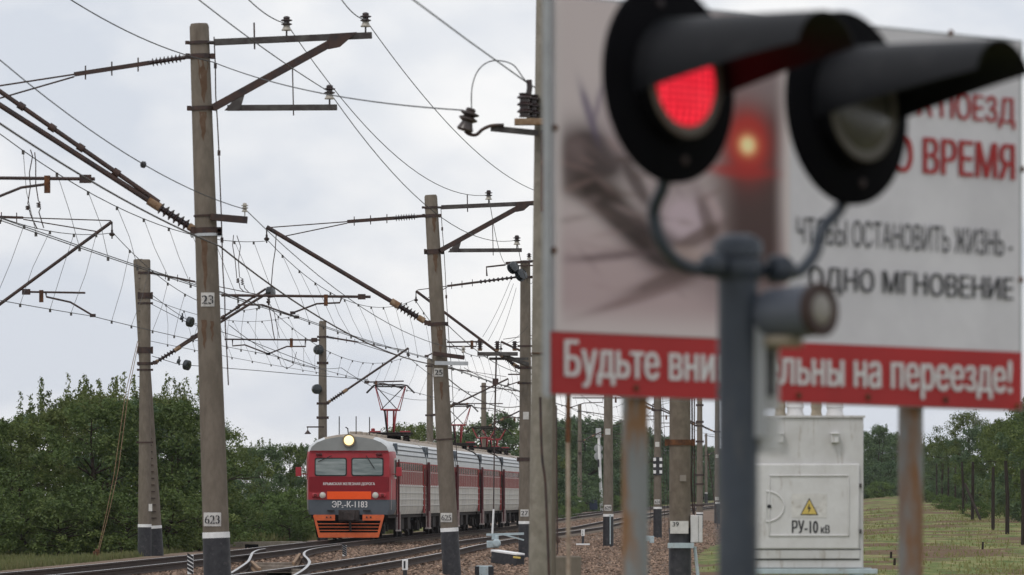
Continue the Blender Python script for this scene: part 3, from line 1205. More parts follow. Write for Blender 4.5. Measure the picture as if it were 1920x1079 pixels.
# A-frame anchor pair left of the tracks
po = Pole('anchor_mast', 'front upright of the paired concrete anchor masts left of the tracks', (271 - CX) / F * 188, 188.0, 9.55, .225, .165, .03, group='paired anchor masts')
masts['A1'] = po
po.paint(.75, .1)
po.plate('', 1.35, .12, .24, .2)
cantilever(po, P(288, 682, 188), P(503, 549, 188), P(283, 512, 188), P(500, 556, 188), reg=(P(600, 638, 188), P(421, 636.5, 188)),
           steady=[[P(573, 637, 188), P(573, 650, 188), P(538, 650, 188), P(503, 664, 188)], [P(436, 637, 188), P(436, 649, 188), P(459, 647, 188), P(503, 664, 188)]],
           r=.045, ins=(.03, .2), tie_ins=(.0, .08), twin=.13)
for zz, hh in ((8.35, .2), (8.1, .06), (6.55, .2), (5.9, .06), (3.5, .05)):
    po.clamp(zz, hh)
mb = MB()
mb.lathe(P(508, 548, 187.6), (.9, -.4, .1), [(-.12, .05), (-.1, .19), (.08, .19), (.1, .06)], 18)
mb.build('dish_insulator', M['glassdisc'], po.root)
for k in range(24):
    zz = 1.0 + k * .36
    mb = MB()
    mb.box(po.at(zz, -po.r(zz) - .02, -.05), (.06, .05, .02))
    mb.build('climbing_step', M['darksteel'], po.root)
p2 = Pole('anchor_mast', 'slanting rear leg of the paired concrete anchor masts left of the tracks', (294 - CX) / F * 189, 189.0, 9.6, .225, .165, -.62, group='paired anchor masts')
p2.paint(.70, .1)
for k in range(18):
    zz = 1.0 + k * .22
    mb = MB()
    mb.box(p2.at(zz, -.02, -p2.r(zz) - .01), (.22, .05, .03))
    mb.build('climbing_step', M['darksteel'], p2.root)

# left side masts
pL = []
po, pts = std_mast(250, 605, 'concrete mast standing behind the cab car with a round weight on top', 1, 9.45, None, 0, console=False)
cantilever(po, P(612, 757, 250), P(766, 653, 250), P(612, 632, 250), P(762, 657, 250), reg=(P(683, 717, 250), P(757, 715, 250)),
           steady=[[P(700, 719, 250), P(718, 719, 250), P(752, 727, 250)]], r=.05, ins=(.04, .22), tie_ins=(.0, .1))
for px, py in ((597, 656), (594, 730)):
    mb = MB()
    mb.lathe(P(px, py, 249.7), (.3, -.9, 0), [(-.1, .1), (-.08, .22), (.08, .22), (.1, .1)], 18)
    mb.build('dish_insulator', M['glassdisc'], po.root)
mb = MB()
mb.beam(P(575, 801, 249.6), P(608, 801, 249.6), .06, .06)
mb.tube([P(577, 801, 249.6), P(577, 812, 249.6)], .02, 6)
mb.lathe(P(577, 813, 249.6), (0, 0, -1), [(-.14, .03), (-.1, .05), (0, .14), (.03, .14)], 14)
mb.build('yard_lamp', M['darksteel'], po.root)
for zz in (7.6, 5.2):
    po.clamp(zz, .1)
masts['A2'] = po
px_l = [(312, 806), (372, 906)]
m3, p3 = std_mast(318, 806, 'concrete mast rising behind the second and third cars', 1, 9.45, None, 0)
m4, p4 = std_mast(384, 907, 'concrete mast between the raised pantographs behind the last cars', 1, 9.3, None, 0)
m5, p5 = std_mast(520, 1087, 'thin far mast on the grass beside the far white signal', 1, 9.7, None, 0)
mb = MB()
mb.tube([P(1087, 848, 519.6), P(1087, 853, 519.6)], .16, 10)
mb.build('clamp', M['darksteel'], m5.root)
# right side masts
r1, q1 = std_mast(243, 1140.5, 'concrete mast with plate 629 beside the grey rusty sign post', -1, 9.65, '629', 0, .93, reach=4.4)
mb = MB()
mb.tube([r1.at(-.3, .08, -.26), r1.at(.95, .08, -.25)], .03, 6)
mb.build('cable_pipe', M['bluegrey'], r1.root)
r2, q2 = std_mast(300, 1233, 'concrete mast with black plate of six white squares', -1, 9.65, '631', 0, 1.15, reach=4.6)
mb = MB()
c = r2.at(3.35, 0, -r2.r(3) - .03)
mb.box(c, (.5, .02, .95))
bd = mb.build('marker_board', M['blackpaint'], r2.root)
mb = MB()
for ix in (-1, 1):
    for iz in (-1, 0, 1):
        mb.box(c + Vector((ix * .16, -.015, iz * .33 + .03)), (.14, .01, .17))
mb.build('marker_square', M['whitepaint'], bd)
mb = MB()
for sx in (-.32, .3, .46):
    mb.tube([r2.at(8.5, sx * .4, -.1), r2.at(4.0, sx * .9, -.1), r2.at(-.2, sx * 1.3, -.1)], .014, 6)
mb.build('downlead', M['darksteel'], r2.root)
r3, q3 = std_mast(375, 1312, 'far concrete mast wrapped in clamps beside the mast with plate 39', -1, 9.65, None, 0, .55, reach=4.6)
for zz in (7.8, 6.7, 5.4, 3.2, 2.6, 1.2):
    r3.clamp(zz, .12)
mb = MB()
mb.tube([r3.at(4.8, .5, 0), r3.at(2.4, .85, 0), r3.at(-.3, 1.2, 0)], .04, 6)
mb.build('downlead', M['darksteel'], r3.root)
r4, q4 = std_mast(420, 1345, 'far slim concrete mast next to the dark signal post', -1, 9.65, '', 0, 1.05, reach=4.6)
r5, q5 = std_mast(800, 1324, 'farthest concrete mast with a black base, seen right of plate 39', 1, 9.4, None, 0, 1.0)

# ------------------------------------------------------------------ wires


def sagpts(a, b_, sag, n=14):
    a, b_ = Vector(a), Vector(b_)
    return [a + (b_ - a) * (k / n) - Vector((0, 0, 4 * sag * (k / n) * (1 - k / n))) for k in range(n + 1)]


def wire(label, pts, r=.011, mt=None, cat='wire', name='overhead_wire', group=None, clamps=()):
    mb = MB()
    mb.tube(pts, r * .85, 6)
    for i in clamps:
        mb.lathe(Vector(pts[i]) - Vector((.04, 0, 0)), (1, 0, -.2), [(0, .02), (.02, .05), (.07, .05), (.09, .02)], 8)
    o = mb.build(name, mt or M['wire'], None)
    return tag(o, label, cat, group)


def catenary(label, am, ac, bm, bc, sag=1.0, nd=8, twinc=0.0, rw=.0095, csag=.05, stitch=True):
    am, ac, bm, bc = [Vector(p) for p in (am, ac, bm, bc)]
    t = thing('catenary_span', label, 'catenary', (am + bm) / 2, group='overhead line spans with droppers')
    mp_ = sagpts(am, bm, sag, 20)
    cp = sagpts(ac, bc, csag, 20)
    mb = MB()
    mb.tube(mp_, rw, 6)
    mb.build('messenger_wire', M['wire'], t)
    mb = MB()
    mb.tube(cp, rw, 6)
    if twinc:
        mb.tube([p + Vector((twinc, 0, .01)) for p in cp], rw, 6)
    mb.build('contact_wire', M['wire'], t)

    def at(P_, f):
        x = f * 20
        i = min(int(x), 19)
        return P_[i] + (P_[i + 1] - P_[i]) * (x - i)
    for k in range(nd):
        f = (k + .8) / (nd + .6)
        a, b_ = at(mp_, f), at(cp, max(0, min(1, f + random.uniform(-.012, .012))))
        if (a - b_).length < .15: continue
        mb = MB()
        mid = (a + b_) / 2 + Vector((random.uniform(-.06, .06), 0, 0))
        mb.tube([a, a + (mid - a) * .6, mid, b_], .006, 5)
        for q in (a, b_):
            mb.box(q - Vector((0, 0, .03)), (.05, .05, .08))
        mb.build('dropper', M['wire_pale'], t)
    return t


# near track (B): supports at mast 623, 625, 627 and on
B0m, B0c = P(-85, 185, 98), P(-60, 392, 98)
B1m, B1c = P(503, 452, 149), P(556, 596, 149)
B2m, B2c = P(778, 562, 196), P(797, 671, 196)
catenary('span of overhead line over the near track from mast 623 to mast 625', B0m, B0c, B1m, B1c, .75, 11, .08)
catenary('span of overhead line over the near track from mast 625 to mast 627', B1m, B1c, B2m, B2c, .85, 10, .08)
catenary('span of overhead line over the near track from mast 627 to mast 629', B2m, B2c, q1[0], q1[1], .9, 9, .06, rw=.012)
catenary('span of overhead line over the near track from mast 629 to the board mast', q1[0], q1[1], q2[0], q2[1], .9, 9, .06, rw=.012)
catenary('span of overhead line over the near track past the black marker board', q2[0], q2[1], q3[0], q3[1], .9, 8, .0, rw=.013)
catenary('span of overhead line between the two far masts right of plate 39', q3[0], q3[1], q4[0], q4[1], .7, 7, .0, rw=.014)
# far track (A)
A0m, A0c = P(212, 437, 140), P(172, 593, 140)
Am, Ac = P(-330, 200, 95), P(-420, 478, 95)
A1m, A1c = P(500, 573, 188), P(503, 665, 188)
A2m, A2c = P(764, 668, 250), P(745, 727, 250)
catenary('span of overhead line crossing the left edge above the trees', Am, Ac, A0m, A0c, .7, 9, .0)
catenary('span of overhead line over the far track behind mast 623 from the left edge', A0m, A0c, A1m, A1c, .8, 9, .0)
catenary('span of overhead line over the train cab from the paired masts', A1m, A1c, A2m, A2c, .95, 12, .0)
catenary('span of overhead line above the second car and its raised pantograph', A2m, A2c, p3[0], p3[1], .9, 10, .0, rw=.012)
catenary('span of overhead line above the third and fourth cars', p3[0], p3[1], p4[0], p4[1], .9, 9, .0, rw=.013)
catenary('span of overhead line above the last cars towards the far mast', p4[0], p4[1], p5[0], p5[1], .9, 9, .0, rw=.014)
# a third wire run anchored on the paired masts
a1 = masts['A1']
catenary('anchored span of overhead line from the paired masts to the mast behind the cab', P(283, 560, 188), P(283, 640, 188), P(560, 590, 235), P(616, 702, 250), .5, 9, .0)

# left console whose mast stands off the picture
lc = Pole('overhead_line_mast', 'concrete mast just off the left edge whose bracket reaches over the trees', P(-75, 900, 140).x, 140.0, 9.6, .23, .165, 0, group=GR)
lc.paint(.85)
cantilever(lc, P(-70, 622, 140), P(210, 416, 140), P(-66, 405, 140), P(208, 414, 140), reg=(P(42, 547.5, 140), P(160, 549.5, 140)),
           steady=[[P(86, 549, 140), P(87, 557, 140), P(132, 567, 140), P(174, 592, 140)]], r=.042, ins=(.03, .18), tie_ins=(0, .1))

# feeder wires on the bracket insulators
gF = 'three feeder wires on the bracket insulators'
FE = [(480, 0, 80), (650, 0, 82), (390, 0, 75)]
names = ['inner upper', 'outer upper', 'lower']
for k in range(3):
    a = P(*FE[k])
    d = (a - w623[k])
    a2 = w623[k] + d * 1.6
    wire('feeder wire running from the top edge to the %s insulator on mast 623' % names[k], sagpts(a2, w623[k], .1), .010, group=gF)
    wire('feeder wire from the %s insulator of mast 623 to mast 625' % names[k], sagpts(w623[k], w625[k], [.85, .5, .8][k], 20), .010, group=gF)
    e = P([955, 1010, 1003][k], [495, 480, 520][k], 196)
    wire('feeder wire from the %s insulator of mast 625 down to mast 627' % names[k], sagpts(w625[k], e, .6, 16), .010, group=gF)
# signal wire on the small white insulators
a = P(0, 113, 70)
wi = P(460, 393, 97.8)
wire('thin signal wire crossing the sky from the left edge to mast 623', [a + (a - wi) * .2] + sagpts(a, wi, .25), .009, clamps=(8,))
wire('thin signal wire from the white insulator of mast 623 to mast 625', sagpts(wi, P(870, 656, 148.7), .5, 16), .009)
# heavy return cable clamped on the masts
wire('thick cable sloping from the top left past the double tube to mast 623', sagpts(P(-40, 205, 68), P(412, 462, 97.7), .12), .016, M['greysteel'])
wire('thick cable sloping from the steel band of mast 623 to mast 625', sagpts(P(412, 462, 97.7), P(812, 684, 148.7), .35, 16), .018, M['darksteel'])
wire('thick cable sloping from the arm of mast 625 towards mast 627', sagpts(P(812, 684, 148.7), P(975, 762, 195.7), .4, 16), .018, M['darksteel'])
# cable through the top of 623 to the near wooden pole
wire('slack cable from mast 623 to the tilted insulator on the near pole', sagpts(P(400, 117, 98), P(868, 207, 60), .14, 20), .010)
wire('cable coming down from the top left edge to the head of mast 623', sagpts(P(90, -28, 82), P(400, 117, 98), .15), .011)
wire('cable coming down from the top edge to the near pole insulator', [P(700, -55, 40), P(775, 0, 44), P(880, 78, 52), P(992, 158, 60), P(1006, 166, 60.2)], .008)

# anchor wires with dish insulators to the right of the paired masts
def anchor(label, pts, Y, disc):
    t = thing('anchor_wire', label, 'anchor wire', P(pts[0][0], pts[0][1], Y))
    mb = MB()
    mb.tube([P(x, y, Y) for x, y in pts], .012, 6)
    mb.build('wire', M['wire'], t)
    for x, y in disc:
        mb = MB()
        mb.lathe(P(x, y, Y), (.85, -.45, -.2), [(-.1, .05), (-.08, .17), (.06, .17), (.09, .05)], 16)
        mb.tube([P(x - 19, y - 8, Y), P(x - 13, y - 6, Y)], .07, 8)
        mb.box(P(x - 15, y - 8, Y), (.05, .05, .3))
        mb.build('dish_insulator', M['glassdisc'], t)


anchor('upper anchor wire with a dark dish insulator right of the paired masts', [(283, 552), (320, 580), (357, 604), (470, 640), (600, 690)], 187.5, [(357, 604)])
anchor('second anchor wire with a small toggle above the dish insulator', [(283, 570), (308, 583), (345, 602), (400, 622)], 187.4, [])
anchor('lower anchor wire with a dark dish insulator above the tree tops', [(285, 668), (330, 682), (351, 685), (480, 695), (560, 702), (690, 712)], 187.6, [(351, 685)])

# electrical jumpers with coils
def coil(p, q, n, r):
    pts = []
    for k in range(n * 6 + 1):
        f = k / (n * 6)
        b_ = p + (q - p) * f
        a_ = 2 * PI * f * n
        pts.append(b_ + Vector((math.cos(a_) * r, math.sin(a_) * r, 0)))
    return pts


def jumper(label, pre, c0, c1, post, Y, r=.014, rc=.035):
    pts = [P(x, y, Y) for x, y in pre] + coil(P(*c0, Y), P(*c1, Y), 3, rc) + [P(x, y, Y) for x, y in post]
    wire(label, pts, r, M['darksteel'], 'jumper', 'jumper_cable', 'coiled jumper cables')


jumper('coiled jumper cable hanging at the left edge, left one of the pair', [(57, 281), (61, 293), (55, 325), (57, 350), (52, 383)], (52, 386), (52, 394), [(57, 402), (63, 416), (70, 430)], 112)
jumper('coiled jumper cable hanging at the left edge, right one of the pair', [(65, 286), (67, 305), (67, 345), (72, 377)], (72, 380), (73, 390), [(73, 398), (78, 415), (82, 428)], 112)
jumper('coiled jumper cable right of mast 623, left one of the pair', [(438, 441), (436, 460), (441, 490), (444, 522)], (446, 523), (446, 531), [(450, 540), (458, 548)], 152)
jumper('coiled jumper cable right of mast 623, right one of the pair', [(444, 442), (451, 462), (447, 490), (449, 520)], (454, 524), (455, 535), [(459, 541), (466, 548)], 152)
wire('bundle of dangling jumper wires above the registration arm of the paired masts', [P(507, 550, 187), P(504, 575, 187), P(509, 600, 187), P(512, 622, 187), P(515, 637, 187)], .02, M['darksteel'], 'jumper', 'jumper_cable')
wire('dangling jumper wires crossing below the pulley disc', [P(500, 560, 187), P(514, 585, 187), P(519, 612, 187), P(524, 634, 187)], .014, M['darksteel'], 'jumper', 'jumper_cable')
wire('looping jumper wire under the contact wire left of the cab car', [P(523, 670, 190), P(527, 685, 190), P(538, 692, 190), P(550, 684, 190), P(553, 672, 190), P(556, 660, 190)], .012, M['darksteel'], 'jumper', 'jumper_cable')
wire('hanging insulator string above the mast arm near the pulley disc', [P(518, 436, 150), P(516, 470, 150), P(512, 495, 150), P(508, 542, 150)], .016, M['darksteel'], 'jumper', 'jumper_cable')
for k, (x0, y0, x1, y1, yy_) in enumerate(((958, 524, 905, 632, 195.2), (963, 532, 915, 640, 195.2), (968, 540, 935, 640, 195.2), (990, 612, 938, 648, 195.2))):
    wire('thin jumper wire from mast 627 to its disconnector, %s from the left' % ORD[k], sagpts(P(x0, y0, yy_), P(x1, y1, yy_), .12), .009, None, 'jumper', 'jumper_cable')
# far clutter: more feeder lines to the vanishing point
for k, (a, b_) in enumerate((((830, 600, 160), (1010, 700, 250)), ((640, 690, 230), (820, 748, 300)), ((870, 690, 240), (1150, 800, 420)), ((1060, 760, 300), (1345, 880, 560)),
                             ((1050, 800, 330), (1240, 860, 480)), ((1240, 760, 330), (1345, 815, 450)), ((1215, 780, 330), (1345, 905, 600)), ((430, 610, 190), (640, 690, 235)))):
    wire('distant feeder wire in the far tangle of lines, %s from the left' % ORD[k], sagpts(P(*a), P(*b_), .5), .014)

# guy wire left of the paired masts
gw = thing('guy_wire', 'slanting double guy wire anchored in the grass left of the paired masts', 'guy wire', P(181, 1046, 187))
mb = MB()
mb.tube([P(181, 1044, 187), P(200, 960, 187), P(214, 890, 187), P(235, 740, 187.5), P(258, 640, 187.8)], .012, 6)
mb.tube([P(184, 1040, 187), P(207, 950, 187), P(222, 880, 187), P(241, 735, 187.5), P(260, 642, 187.8)], .012, 6)
mb.build('wire_pair', M['rustpale'], gw)
mb = MB()
mb.tube([P(178, 1052, 187), P(183, 1030, 187)], .07, 8)
mb.box(P(181, 1041, 187), (.22, .14, .25))
mb.build('turnbuckle', M['rust'], gw)

# ------------------------------------------------------------------ near poles, wires' end
npole = Pole('line_pole', 'nearest weathered pole at the billboard edge with a rusty steel strip and insulators', (1009 - CX) / F * 60, 60.0, 8.2, .125, .095, .09, zb=-1.5, mt=M['concrete_pale'], cat='line pole')
mb = MB()
mb.box(npole.at(P(0, 322, 60).z, -.0, -.13), (.07, .03, .86))
mb.build('steel_strip', M['rust'], npole.root)
mb = MB()
mb.beam(P(920, 241, 59.8), P(1010, 250, 59.8), .07, .06)
na = mb.build('crossarm', M['greysteel'], npole.root, bevel=.004)
mb = MB()
mb.box(P(993, 229, 59.75), (.32, .1, .07))
nb = mb.build('top_plate', M['rustpale'], npole.root, bevel=.006)
mb = MB()
mb.ribbed(P(984, 220, 59.75), P(984, 175, 59.75), .055, .085, 3)
mb.tube([P(990, 185, 59.75), P(993, 165, 59.75), P(992, 150, 59.75)], .03, 8)
mb.build('post_insulator', M['insul'], nb)
mb = MB()
mb.ribbed(P(998, 222, 59.9), P(998, 178, 59.9), .055, .085, 3)
mb.build('post_insulator', M['insul'], nb)
mb = MB()
a, b_ = P(871, 246, 59.75), P(884, 203, 59.75)
d = (b_ - a).normalized()
mb.lathe(a, d, [(0, .075), (.02, .09), (.09, .06), (.1, .06), (.125, .1), (.14, .1), (.16, .055), (.185, .1), (.2, .1), (.215, .05), (.235, .055), (.25, .04)], 18)
mb.build('tilted_insulator', mat('grey_brown_porcelain', (.06, .045, .042), .3, spec=.5, var=.2), npole.root)
mb = MB()
mb.tube(smoothpts([P(872, 246, 59.75), P(880, 252, 59.75), P(893, 253, 59.75), P(905, 243, 59.75), P(922, 236, 59.75), P(945, 235, 59.75)], 5), .018, 8)
mb.build('hook', M['darksteel'], npole.root)
wire('loop of cable between the tilted and upright insulators of the near pole', smoothpts([P(884, 203, 59.75), P(885, 165, 59.75), P(895, 135, 59.75), P(913, 118, 59.75), P(935, 114, 59.75), P(962, 122, 59.75), P(980, 145, 59.75), P(990, 158, 59.75)], 5), .008)
npole.clamp(P(0, 663, 60).z, .01, M['rust'], False)
strut = Pole('pole_strut', 'thinner second pole directly behind the pole at the billboard edge', (1034 - CX) / F * 61, 61.0, 7.5, .05, .045, .0, zb=-1.5, mt=M['concrete'], cat='pole')
mb = MB()
mb.tube(smoothpts([P(1013, 745, 59.4), P(1016, 850, 59.4), P(1022, 900, 59.4), P(1025, 960, 59.4), P(1030, 1090, 59.4)], 5), .014, 8)
mb.build('cable', M['darksteel'], strut.root)
sb = MB()
sb.box(P(1064, 1068, 75) + Vector((0, 0, -.2)), (.36, .4, .75))
tag(sb.build('stone_block', M['concrete'], None, bevel=.02), 'low brown stone block on the gravel right of the near pole', 'stone block')
# the thin rusty rod
rd = MB()
rd.tube([P(1066, 1100, 42), P(1065, 830, 42)], .017, 10)
rd.tube([P(1065, 830, 42), P(1067, 560, 42)], .019, 10, mi=1)
tag(rd.build('steel_rod', [mat('pale_rod', (.36, .30, .24), .8, c2=(.24, .17, .12), scale=6), M['rust']], None), 'thin steel rod, rusty at the top, standing under the billboard edge', 'steel rod')
cb = MB()
cb.tube([P(1043, 760, 75), P(1044, 900, 75), P(1045, 1000, 75), P(1045, 1040, 75)], .012, 6)
cb.tube([P(1042, 1005, 75), P(1048, 1018, 75)], .03, 6)
tag(cb.build('hanging_cable', M['darksteel'], None), 'thin dark cable hanging just right of the near pole', 'cable')

# pole 39
p39 = Pole('line_pole', 'broad brown pole with a white plate reading 39 and a grey box', (1275 - CX) / F * 100, 100.0, 9.0, .195, .17, 0, zb=-1.4, cat='line pole',
           mt=mat('brown_pole', (.185, .155, .122), .9, c2=(.14, .115, .09), scale=6, stretch=(1.5, 1.5, .9), bump=.3, spec=.2, grime=(.09, .065, .05)))
p39.clamp(P(0, 830, 100).z, .1, M['rust'])
mb = MB()
mb.tube([p39.at(-1.2), p39.at(P(0, 990, 100).z)], [p39.r(-1.2) + .006, p39.r(1) + .006], 20)
mb.build('painted_base', M['blackpaint'], p39.root)
c = P(1273, 989, 100) + Vector((0, -.225, 0))
mb = MB()
mb.box(c, (.32, .02, .22))
pl = mb.build('number_plate', M['plate'], p39.root)
text('39', 'lettering', M['ink'], pl, c + Vector((-.12, -.012, .015)), (1, 0, 0), (0, 0, 1), .11, .08, .01)
mb = MB()
mb.box(P(1276, 1023, 100) + Vector((0, -.2, 0)), (.46, .06, .09))
mb.build('bracket', M['bluegrey'], p39.root)
mb = MB()
mb.box(P(1305.5, 992, 100) + Vector((0, -.1, 0)), (.21, .16, .48))
bx = mb.build('junction_box', M['boxlight'], p39.root, bevel=.012)
mb = MB()
mb.box(P(1309, 992, 100) + Vector((0, -.183, 0)), (.006, .004, .46))
mb.build('door_seam', M['ink'], bx)
mb = MB()
mb.tube([P(1302, 1025, 100) + Vector((0, -.1, 0)), P(1310, 1095, 100) + Vector((0, -.1, 0))], .03, 8)
mb.build('conduit', M['bluegrey'], p39.root)
mb = MB()
mb.tube(smoothpts([P(1297, 700, 100), P(1298, 850, 100), P(1296, 900, 100), P(1300, 965, 100)], 5), .016, 6)
mb.tube([P(1302, 700, 100), P(1302, 966, 100)], .012, 6)
mb.build('downlead', M['darksteel'], p39.root)
mb = MB()
mb.box(P(1280, 897, 100) + Vector((0, -.2, 0)), (.11, .02, .11))
mb.build('faded_patch', mat('faded_patch', (.24, .21, .18), .9), p39.root)

# ------------------------------------------------------------------ trackside bits


def striped_post(px, py, Y, label, h=.62, wd=.12):
    p = P(px, py, Y)
    t = thing('striped_marker', label, 'marker post', p)
    mb = MB()
    mb.box(p + Vector((0, 0, 0)), (wd, .08, h))
    mb.build('post', M['whitepaint'], t, bevel=.008)
    mb = MB()
    k = 5
    for i in range(k):
        z0 = -h / 2 + h * (i + .25) / k
        q = [p + Vector((-wd / 2, -.044, z0 + .05)), p + Vector((wd / 2, -.044, z0 - .03)), p + Vector((wd / 2, -.044, z0 + .03)), p + Vector((-wd / 2, -.044, z0 + .11))]
        mb.add(q, [(0, 1, 2, 3)])
    mb.build('stripe', M['ink'], t, smooth=False)


striped_post(357, 1059, 124, 'striped white post beside the left rail near mast 623', .42, .13)
striped_post(646, 1033, 178, 'striped white post between the tracks right of the turnout', .34, .13)


def km_post(px, py, Y, s, label, base):
    p = P(px, py, Y)
    t = thing('number_post', label, 'number post', p)
    mb = MB()
    mb.box(p + Vector((0, 0, -.08)), (.10, .1, .5))
    mb.build('post', M['blackpaint'], t, bevel=.01)
    mb = MB()
    mb.box(p + Vector((0, -.02, .10)), (.14, .08, .26))
    pl = mb.build('plate', M['whitepaint'], t, bevel=.008)
    text(s, 'lettering', M['ink'], pl, p + Vector((-.035, -.064, .01)), (1, 0, 0), (0, 0, 1), .045, .18, .0)
    if base:
        mb = MB()
        mb.box(p + Vector((0, -.0, -.36)), (.55, .3, .06))
        mb.build('base_slab', M['whitepaint'], t)


km_post(759.5, 1067, 138, '1', 'small white post numbered 1 on the ballast left of mast 625', False)
km_post(1093, 1004, 228, '2', 'small white post numbered 2 on a white slab in the gravel', True)
# cable trough and black case by mast 627
mb = MB()
a, b_ = P(928, 1045, 175), P(976, 1052, 174)
mb.beam(a, b_, .3, .34)
mb.beam(a + Vector((0, 0, .2)), b_ + Vector((0, 0, .2)), .34, .06, mi=1)
mb.beam(P(962, 1045, 173.8), P(976, 1046.5, 173.8), .05, .06, mi=2)
tag(mb.build('trough', [M['blackpaint'], M['whitepaint'], M['yellow']], None, bevel=.01), 'black trough with a white lid and yellow end at the foot of mast 627', 'cable trough')
mb = MB()
mb.box(P(908, 1080, 150), (.5, .35, .5), mi=0)
mb.box(P(907, 1080, 149.8), (.24, .08, .5), mi=1)
mb.box(P(908, 1062, 150), (.42, .3, .03), mi=1)
tag(mb.build('track_case', [M['blackpaint'], M['bluegrey']], None, bevel=.012), 'black and pale blue equipment case at the bottom edge near mast 627', 'equipment case')
# a concrete kerb behind the turnout
mb = MB()
mb.beam(P(434, 1022, 216), P(560, 1020.5, 214), .5, .22)
mb.box(P(472, 1025, 213), (.5, .2, .16), mi=1)
tag(mb.build('concrete_kerb', [M['concrete_pale'], M['t_gap']], None, bevel=.02), 'long pale concrete kerb beyond the turnout left of the train', 'kerb')
# small pale gear by the board mast
mb = MB()
mb.box(P(1210, 1010, 240), (.35, .2, .24))
mb.box(P(1222, 1012, 240), (.2, .2, .3))
tag(mb.build('track_case', M['bluegrey'], None, bevel=.02), 'small pale equipment box at the foot of the board mast', 'equipment case')

# far white signal mast and blue cabinet
sg = thing('signal_mast', 'slim white signal mast with round grey backs beyond the tracks', 'signal', P(1126, 955, 545))
mb = MB()
mb.tube([P(1128, 958, 545), P(1122, 805, 545)], [.17, .13], 10)
mb.build('post', M['whitepaint'], sg)
mb = MB()
for px, py, rr_ in ((1122, 841, .42), (1122, 856, .42)):
    mb.lathe(P(px, py, 545.3), (0, -1, 0), [(0, rr_), (.12, rr_), (.16, rr_ * .7)], 20)
mb.build('signal_back', mat('signal_back_grey', (.30, .31, .31), .6), sg)
mb = MB()
mb.box(P(1122, 869, 544.7), (.16, .1, .75))
mb.build('slot', M['ink'], sg)
mb = MB()
mb.box(P(1122, 812, 544.9), (.5, .2, .9))
mb.build('top_frame', mat('pale_grey_metal', (.5, .51, .52), .5), sg)
mb = MB()
mb.box(P(1113, 947, 542), (.75, .6, .95))
mb.box(P(1113, 934, 542), (.82, .7, .06))
tag(mb.build('relay_cabinet', M['blue'], None, bevel=.02), 'dark blue relay cabinet at the foot of the white signal mast', 'cabinet')

# ------------------------------------------------------------------ the electric train
TS = math.atan(.053)


def TX(Y): return -6.5 + .053 * (Y - 227)


PROF = [(1.64, 1.0), (1.72, 1.2), (1.74, 1.6), (1.74, 1.92), (1.74, 2.13), (1.74, 2.5), (1.74, 3.12), (1.74, 3.3), (1.71, 3.53), (1.62, 3.76), (1.40, 3.95), (1.04, 4.1), (.5, 4.2), (0, 4.24)]


def shell(mb, sections, matf):
    """sections: (y, xscale, zroof shift)"""
    ring = []
    for (y, sx, dz) in sections:
        rgt = [Vector((a * sx, y, z + (dz * max(0, (z - 3.4)) / .8 if z > 3.4 else 0))) for a, z in PROF]
        ring.append(rgt + [Vector((-p.x, p.y, p.z)) for p in reversed(rgt[:-1])])
    k = len(ring[0])
    base = len(mb.v)
    for r_ in ring:
        mb.v += [tuple(p) for p in r_]
    for i in range(len(ring) - 1):
        for j in range(k - 1):
            mb.f.append((base + i * k + j, base + (i + 1) * k + j, base + (i + 1) * k + j + 1, base + i * k + j + 1))
            jj = j if j < len(PROF) - 1 else k - 2 - j
            mb.m.append(matf(jj, i))
        mb.f.append((base + i * k, base + i * k + k - 1, base + (i + 1) * k + k - 1, base + (i + 1) * k))
        mb.m.append(5)
    # end caps in rows
    np_ = len(PROF)
    for e, flip in ((0, False), (len(ring) - 1, True)):
        for j in range(np_ - 1):
            a, b_ = base + e * k + j, base + e * k + j + 1
            c, d = base + e * k + k - 2 - j, base + e * k + k - 1 - j
            q = (a, b_, c, d) if j < np_ - 2 else (a, b_, d)
            mb.f.append(tuple(reversed(q)) if flip else q)
            mb.m.append(matf(j, -1 if not flip else -2))


SIDE = [M['t_cream'], M['t_band'], M['t_pale'], M['t_roof'], M['t_slate'], M['t_under'], M['t_red'], M['t_deepred'], M['t_grey']]


def side_mat(j, i, cab):
    if i == -2: return 5
    if i == -1 and not cab: return 5
    if cab and i in (-1, 0, 1):
        if j <= 1: return 4
        if j == 2: return 6
        if j in (3, 4): return 7 if i == -1 else 6
        if j <= 7: return 6 if (j <= 6 or i == -1) else 6
        if i == -1: return 8
        return 2 if j <= 10 else 3
    if j <= 3: return 0
    if j <= 5: return 1
    if j <= 9: return 2
    return 3


def wheelset(mb, y):
    for s in (-1, 1):
        mb.lathe((s * .68, y, .475), (s, 0, 0), [(0, .50), (.03, .50), (.035, .475), (.13, .475), (.14, .36), (.145, .1)], 20)
    mb.tube([(-.7, y, .475), (.7, y, .475)], .08, 8)


LEN = 19.7
win_proto = {}


